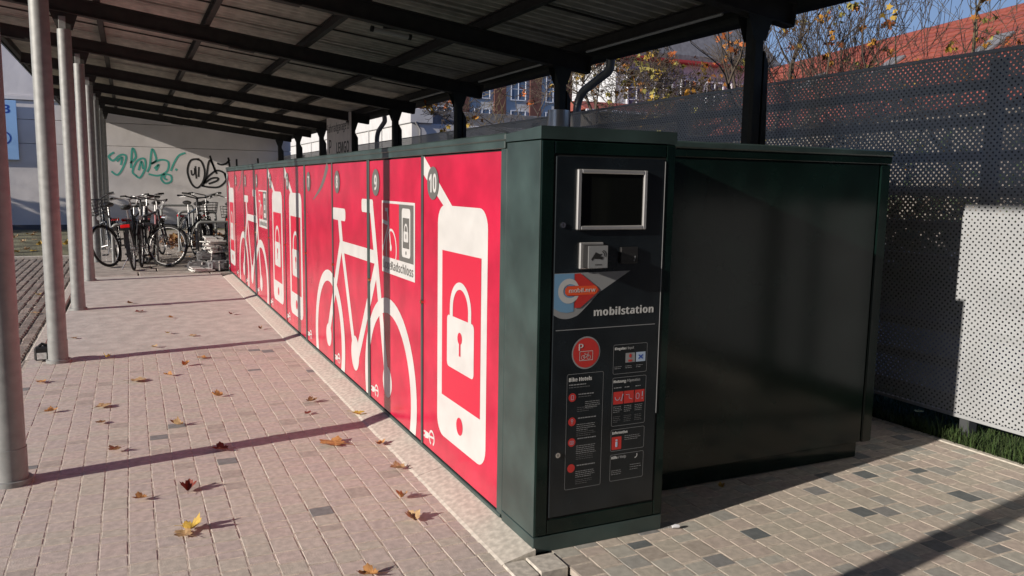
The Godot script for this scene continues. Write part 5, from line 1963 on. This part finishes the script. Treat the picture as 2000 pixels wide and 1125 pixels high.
# ------------------------------------------------------------------ signs
func build_signs() -> void:
	# blue board on the hall wall
	var t := thing("bicycle_parking_sign", "pale blue sign with letter B and a bicycle on the hall wall", "sign", P(-3.2, 1.88, 25.9))
	var st := new_st()
	box(st, P(-3.75, 1.88, 25.93), P(-2.69, 3.465, 25.9), 0.006)
	put("board", st, M.sign_blue, t)
	var xf := face_front(-25.9)
	letters("lettering", "B", -3.02, 3.12, 0.225, xf, 0.002, M.ink_blue, t, true, 0.18)
	st = new_st()
	stroke(st, arc2(-3.03, 2.46, 0.165, 0.165, 0, 360, 32), 0.035, xf, 0.003)
	stroke(st, arc2(-3.50, 2.46, 0.165, 0.165, 0, 360, 32), 0.035, xf, 0.003)
	for l in [[-3.03, 2.46, -3.12, 2.80], [-3.12, 2.80, -3.03, 2.82], [-3.10, 2.70, -3.40, 2.70], [-3.40, 2.70, -3.28, 2.46], [-3.28, 2.46, -3.50, 2.46], [-3.28, 2.46, -3.10, 2.70], [-3.40, 2.70, -3.50, 2.46], [-3.40, 2.70, -3.42, 2.78]]:
		stroke(st, PackedVector2Array([Vector2(l[0], l[1]), Vector2(l[2], l[3])]), 0.03, xf, 0.0034)
	put("bicycle_symbol", st, M.ink_blue, t)
	for x in [-3.6, -2.85]:
		st = new_st()
		box(st, P(x, 2.0, 26.0), P(x + 0.04, 3.35, 25.932), 0.002)
		put("bracket", st, M.slate, t)
	# white board under the roof at the rear columns
	t = thing("bicycle_garage_sign", "white sign reading Fahrradgarage 2 above the far lockers", "sign", P(3.82, 1.5, 16.6))
	var xs := 3.84
	st = new_st()
	box(st, P(xs, 1.45, 17.42), P(xs + 0.03, 2.74, 15.42), 0.004)
	put("board", st, M.sign_white, t)
	var fx := Transform3D(Basis(Vector3(0, 0, 1), Vector3.UP, Vector3(-1, 0, 0)), Vector3(xs - 0.001, 0, 0))
	letters("lettering", "Fahrradgarage 2", -17.36, 2.43, 0.16, fx, 0.001, M.ink_black, t, false, 1.86)
	letters("lettering", "P", -17.2, 2.0, 0.28, fx, 0.001, M.ink_black, t, false, 0.2)
	letters("lettering", "LEMGO", -16.55, 1.98, 0.22, fx, 0.001, M.ink_black, t, true, 1.05)


# ------------------------------------------------------------------ leaves, bundles, small litter
func leaf_mesh(seed_: int, curl: float, fold: float, col: Color, lobes := 5) -> ArrayMesh:
	# maple leaf, stalk at the origin side, about 1 long; lies in xz, y up
	var r := RandomNumberGenerator.new()
	r.seed = seed_
	var na := 60
	var nr := 5
	var st := new_st()
	var rim := []
	for k in na:
		var a := TAU * k / na
		var lob := 0.40 + 0.16 * pow(absf(cos(a * lobes * 0.5)), 1.1)
		lob *= 0.80 + 0.25 * cos(a)
		lob += 0.035 * cos(a * 15.0) + r.randf_range(-0.015, 0.015)
		rim.append(lob)
	var pt := func(k: int, j: int) -> Vector3:
		var a := TAU * (k % na) / na
		var q: float = rim[k % na] * j / nr
		var x := cos(a) * q
		var z := sin(a) * q
		var y := curl * (x * x * 1.2 + z * z * 2.0) + fold * absf(z) + 0.05 * sin(x * 9.0 + seed_) * q + 0.035 * cos(a * 5.0) * q + 0.06 * curl * sin(z * 13.0 + seed_ * 2.0)
		return Vector3(x, y, z)
	for k in na:
		for j in nr:
			var p0: Vector3 = pt.call(k, j)
			var p1: Vector3 = pt.call(k + 1, j)
			var p2: Vector3 = pt.call(k + 1, j + 1)
			var p3: Vector3 = pt.call(k, j + 1)
			var vein := 0.82 if absf(fmod(k + 6.0, 12.0) - 0.0) < 1.0 else 1.0
			st.set_color(col * vein * (1.0 - 0.12 * j / nr))
			var n := (p3 - p0).cross(p2 - p0).normalized() if j == 0 else (p1 - p0).cross(p3 - p0).normalized()
			if n.y < 0:
				n = -n
			if j > 0:
				tri(st, p0, p1, p2, n)
			tri(st, p0, p2, p3, n)
	st.set_color(col * 0.6)
	tube(st, [Vector3(-0.1, 0.01, 0), Vector3(-0.4, 0.03, 0.02), Vector3(-0.68, 0.0, 0.06)], [0.012, 0.01, 0.012], 4)
	return st.commit()


func lump(st: SurfaceTool, size: Vector3, seed_: int) -> void:
	# a rounded box of soft wrapping, creased by noise
	var nz := FastNoiseLite.new()
	nz.seed = seed_
	nz.frequency = 1.1
	nz.fractal_octaves = 3
	var nu := 26
	var nv := 14
	var pt := func(i: int, j: int) -> Vector3:
		var a := TAU * (i % nu) / nu
		var b := PI * (float(j) / nv - 0.5)
		var d := Vector3(cos(a) * cos(b), sin(b), sin(a) * cos(b))
		var q := Vector3(signf(d.x) * pow(absf(d.x), 0.45), signf(d.y) * pow(absf(d.y), 0.5), signf(d.z) * pow(absf(d.z), 0.45))
		var k := 1.0 + 0.16 * nz.get_noise_3dv(d * 2.2)
		return Vector3(q.x * size.x * 0.5, (q.y + 1.0) * size.y * 0.5, q.z * size.z * 0.5) * Vector3(k, 1.0 + (k - 1.0) * 1.5, k)
	for i in nu:
		for j in nv:
			var p0: Vector3 = pt.call(i, j)
			var p1: Vector3 = pt.call(i + 1, j)
			var p2: Vector3 = pt.call(i + 1, j + 1)
			var p3: Vector3 = pt.call(i, j + 1)
			var c := (p0 + p2) * 0.5 - Vector3(0, size.y * 0.5, 0)
			var n := (p2 - p0).cross(p3 - p1).normalized()
			if n.dot(c) < 0:
				n = -n
			tri(st, p0, p1, p2, n)
			tri(st, p0, p2, p3, n)


func build_litter() -> void:
	var tones := {"orange": Color(0.62, 0.31, 0.11), "yellow": Color(0.66, 0.44, 0.08), "tan": Color(0.62, 0.42, 0.22), "red": Color(0.27, 0.05, 0.03), "brown": Color(0.30, 0.16, 0.07)}
	var meshes := {}
	var si := 0
	for k in tones:
		for v in 3:
			si += 1
			meshes[k + str(v)] = leaf_mesh(si * 7, [0.12, 0.45, 0.9][v], [0.05, 0.22, 0.12][v], tones[k])
	# x, s, size, tone, shape, label
	var L := [
		[0.954, 4.221, 0.21, "orange", 0, "large orange brown maple leaf lying where the pole shadow meets the lockers"],
		[0.166, 3.377, 0.14, "yellow", 2, "curled yellow leaf in the middle of the near pink paving"],
		[0.145, 3.32, 0.12, "tan", 0, "tan leaf half under the curled yellow leaf"],
		[1.03, 3.107, 0.13, "tan", 1, "folded tan leaf nearest the front end of the lockers"],
		[0.389, 4.345, 0.13, "red", 1, "dark red leaf touching the near side of the first pole shadow"],
		[-0.114, 4.554, 0.11, "tan", 1, "tan leaf just beyond the first pole shadow on the left"],
		[0.189, 3.82, 0.12, "red", 2, "dark red curled leaf in the middle of the near paving"],
		[-0.003, 3.789, 0.10, "orange", 1, "small pinkish orange leaf beside a dark grey paver"],
		[0.206, 4.904, 0.11, "tan", 2, "tan leaf standing on its edge beyond the pole shadow"],
		[-0.212, 5.484, 0.15, "tan", 0, "wide tan leaf on the left half of the pink paving"],
		[-0.496, 5.476, 0.11, "orange", 1, "light orange leaf near the left edge of the pink paving"],
		[-0.616, 6.338, 0.13, "orange", 0, "orange leaf next to the dark paver by the second pole"],
		[-0.014, 6.132, 0.16, "tan", 0, "broad tan leaf in the middle of the far pink paving"],
		[-0.211, 7.028, 0.13, "yellow", 2, "yellow leaf on the shadow of the second pole"],
		[0.479, 5.485, 0.11, "orange", 2, "orange leaf right of the middle of the pink paving"],
		[-0.202, 5.126, 0.10, "brown", 0, "small brown leaf below the wide tan leaf"],
		[1.0, 5.125, 0.11, "brown", 1, "small brown leaf near door nine of the lockers"],
		[0.93, 4.86, 0.09, "red", 0, "small reddish leaf near door nine of the lockers"],
		[1.211, 4.747, 0.16, "yellow", 0, "flat yellow leaf at the kerb just beyond the pole shadow"],
		[1.17, 4.13, 0.12, "orange", 1, "orange leaf at the kerb below door ten"],
		[1.163, 3.718, 0.12, "tan", 1, "tan folded leaf near the kerb below the printed phone"],
		[1.063, 3.363, 0.11, "orange", 2, "small orange leaf between two tan leaves near the kerb"],
		[0.131, 7.334, 0.09, "tan", 1, "small tan leaf at the near edge of the concrete slab"],
		[0.461, 7.758, 0.11, "tan", 0, "tan leaf on the first concrete slab right of the middle"],
		[0.268, 7.966, 0.10, "yellow", 1, "pale yellow leaf on the first concrete slab"],
		[0.205, 6.211, 0.10, "orange", 1, "orange leaf in the row of three on the far pink paving"],
		[0.33, 6.52, 0.10, "orange", 2, "topmost leaf of the row of three on the far pink paving"],
		[0.48, 6.75, 0.12, "orange", 0, "rightmost leaf of the row of three on the far pink paving"],
		[0.032, 9.399, 0.14, "red", 0, "reddish leaf in the middle of the concrete slabs"],
		[-0.041, 10.06, 0.12, "brown", 1, "brown leaf on the shadow of the third pole"],
		[0.931, 8.9, 0.12, "red", 1, "dark red leaf on the concrete below door six"],
		[0.337, 8.862, 0.10, "orange", 1, "small orange leaf on the concrete between two reddish leaves"],
		[-0.502, 8.0, 0.10, "brown", 0, "brown leaf at the left edge of the concrete slab"],
		[1.08, 7.9, 0.09, "brown", 2, "small dark leaf on the concrete near door seven"],
		[0.734, 2.699, 0.12, "orange", 1, "orange leaf at the very bottom edge of the near paving"],
		[-0.94, 9.671, 0.14, "tan", 0, "tan leaf on the setts left of the second pole"],
		[-1.048, 11.173, 0.14, "yellow", 1, "yellow leaf on the setts left of the third pole"],
		[2.457, 2.86, 0.06, "yellow", 2, "tiny yellow leaf in the shade of the dark end wall"],
		[4.35, 3.3, 0.10, "yellow", 0, "yellow leaf on the grass by the fence"],
		[4.42, 3.75, 0.09, "tan", 1, "tan leaf on the grass in the shade"],
	]
	for e in L:
		var y := -0.008 if e[0] < 1.3 and e[0] > -0.7 else (0.05 if e[0] > 4.1 else 0.003)
		if e[0] < -0.7:
			y = -0.012
		var o := place("fallen_leaf", meshes[e[3] + str(e[4])], M.dry_leaf)
		o.transform = Transform3D(Basis(Vector3.UP, rng.randf() * TAU) * Basis.from_scale(Vector3(1, 0.85, rng.randf_range(0.65, 1.0)) * e[2] * 0.74), P(e[0], y + 0.007, e[1]))
		tag(o, e[5], "leaf", "fallen autumn leaves on the ground")
	# far small leaves that nothing tells apart
	for k in 26:
		var x := rng.randf_range(-2.6, -0.9)
		var s := rng.randf_range(17.2, 25.0)
		var o := place("fallen_leaf", meshes[["yellow", "tan"][k % 2] + str(k % 3)], M.dry_leaf)
		o.transform = Transform3D(Basis(Vector3.UP, rng.randf() * TAU) * Basis.from_scale(Vector3.ONE * rng.randf_range(0.12, 0.2)), P(x, -0.02, s))
		tag(o, "pale yellow leaf on the mossy ground before the hall wall", "leaf", "fallen leaves on the mossy ground")
	for k in 22:
		var x := rng.randf_range(0.1, 1.5)
		var s := rng.randf_range(15.2, 18.2)
		var o := place("fallen_leaf", meshes[["orange", "tan", "brown"][k % 3] + str(k % 3)], M.dry_leaf)
		o.transform = Transform3D(Basis(Vector3.UP, rng.randf() * TAU) * Basis.from_scale(Vector3.ONE * rng.randf_range(0.08, 0.14)), P(x, -0.002, s))
		tag(o, "small dry leaf on the slabs between the bicycle hoops", "leaf", "fallen leaves among the bicycles")
	# raked heap of brown leaves
	var mm := MultiMesh.new()
	mm.transform_format = MultiMesh.TRANSFORM_3D
	mm.use_colors = true
	mm.mesh = leaf_mesh(99, 0.8, 0.2, Color(1, 1, 1))
	mm.instance_count = 900
	for i in 900:
		var a := rng.randf() * TAU
		var q := sqrt(rng.randf())
		var hgt := 0.26 * (1.0 - q * q) * rng.randf()
		mm.set_instance_transform(i, Transform3D(Basis.from_euler(Vector3(rng.randf_range(-0.9, 0.9), rng.randf() * TAU, rng.randf_range(-0.9, 0.9))) * Basis.from_scale(Vector3.ONE * rng.randf_range(0.11, 0.17)), P(1.35 + cos(a) * q * 0.75, hgt + 0.01, 19.2 + sin(a) * q * 0.9)))
		var c: Color = [Color(0.20, 0.085, 0.03), Color(0.30, 0.13, 0.04), Color(0.12, 0.05, 0.025), Color(0.36, 0.20, 0.06)][rng.randi() % 4]
		mm.set_instance_color(i, c)
	var heap := MultiMeshInstance3D.new()
	heap.name = "leaf_heap"
	heap.multimesh = mm
	heap.material_override = M.dry_leaf
	add_child(heap)
	tag(heap, "raked heap of brown leaves behind the bicycle hoops", "leaf heap", "", "stuff")
	# bundles of newspapers tied up in plastic
	var B := [
		[1.02, 13.55, 0.0, 0.44, 0.13, 0.32, "dark", "dark plastic wrapped newspaper bundle at the bottom left of the stack"],
		[1.22, 13.42, 0.0, 0.30, 0.15, 0.36, "grey", "grey wrapped newspaper bundle at the bottom against the lockers"],
		[1.13, 13.58, 0.15, 0.40, 0.12, 0.32, "dark", "black wrapped newspaper bundle in the second layer of the stack"],
		[1.20, 13.60, 0.27, 0.30, 0.09, 0.30, "white", "white newspaper bundle lying on the black wrapped bundle"],
		[1.17, 13.62, 0.36, 0.27, 0.08, 0.28, "white", "white newspaper bundle second from the top of the stack"],
		[1.20, 13.60, 0.44, 0.28, 0.07, 0.28, "white", "topmost white newspaper bundle of the stack"],
		[0.97, 13.32, 0.0, 0.30, 0.06, 0.24, "white", "thin white newspaper bundle lying in front of the stack"],
	]
	for e in B:
		var t := thing("newspaper_bundle", e[7], "newspapers", P(e[0], e[2], e[1]), rng.randf_range(-0.3, 0.3), "newspaper bundles beside the lockers")
		var n := maxi(4, int(e[4] / 0.016))
		var wrap: bool = e[6] != "white"
		var st := new_st()
		t.rotation += Vector3(rng.randf_range(-0.06, 0.06), 0, rng.randf_range(-0.06, 0.06))
		if wrap:
			lump(st, Vector3(e[3] * 1.08, e[4] * 1.05, e[5] * 1.05), int(e[0] * 100) + int(e[1] * 10))
			n = 0
		for k in n:
			var y0: float = e[4] * k / n
			var y1: float = e[4] * (k + 1) / n - 0.0015
			var bul := 1.0 - 0.25 * pow(absf(2.0 * (k + 0.5) / n - 1.0), 2.0) if wrap else 1.0
			var ox := rng.randf_range(-0.03, 0.03)
			var oz := rng.randf_range(-0.03, 0.03)
			box(st, Vector3(-e[3] * 0.5 * bul + ox, y0, -e[5] * 0.5 * bul + oz), Vector3(e[3] * 0.5 * bul + ox, y1, e[5] * 0.5 * bul + oz), 0.006, Transform3D(Basis(Vector3.UP, rng.randf_range(-0.25, 0.25)), Vector3.ZERO))
		put("papers", st, {"white": M.paper, "dark": M.paper_dark, "grey": M.plastic_grey}[e[6]], t, true)
		st = new_st()
		var hx: float = e[3] * 0.5 + 0.008
		var hz: float = e[5] * 0.5 + 0.008
		box(st, Vector3(-hx, -0.001, -0.008), Vector3(hx, e[4] + 0.004, 0.008), 0.002)
		box(st, Vector3(-0.008, -0.0008, -hz), Vector3(0.008, e[4] + 0.0045, hz), 0.002)
		put("strap", st, M.paper if wrap else M.paper_dark, t, true)
		if wrap:
			st = new_st()
			for k in 5:
				var a := rng.randf() * TAU
				tube(st, [Vector3(cos(a) * 0.03, e[4], sin(a) * 0.03), Vector3(cos(a) * hx * 0.7, e[4] + 0.012, sin(a) * hz * 0.7), Vector3(cos(a) * hx, e[4] * 0.6, sin(a) * hz)], [0.008, 0.006, 0.004], 5)
			put("plastic_fold", st, M.plastic_grey, t, true)
	# black box at the foot of the second pole
	var t := thing("cable_box", "small black box with a pale front at the foot of the second pole", "box", P(-0.66, -0.02, 7.1))
	var st := new_st()
	box(st, P(-0.715, 0.0, 7.13), P(-0.61, 0.105, 7.05), 0.012)
	put("case", st, M.black, t)
	st = new_st()
	box(st, P(-0.695, 0.012, 7.05), P(-0.63, 0.062, 7.046), 0.004)
	put("front_plate", st, M.paper, t)
	st = new_st()
	tube(st, [P(-0.70, 0.09, 7.09), P(-0.66, 0.128, 7.08), P(-0.61, 0.10, 7.10)], 0.012, 8)
	put("strap", st, M.black, t)
	# small white stub by the terminal
	t = thing("white_stub", "small white plastic stub on the paving right of the terminal", "litter", P(1.985, 0, 2.575))
	st = new_st()
	tube(st, [P(1.97, 0.012, 2.58), P(1.985, 0.014, 2.577), P(2.0, 0.012, 2.575)], [0.006, 0.009, 0.008], 8)
	put("stub", st, M.win_frame, t)
	st = new_st()
	tube(st, [P(1.955, 0.01, 2.585), P(1.972, 0.012, 2.58)], 0.0035, 6)
	put("tip", st, M.silver, t)
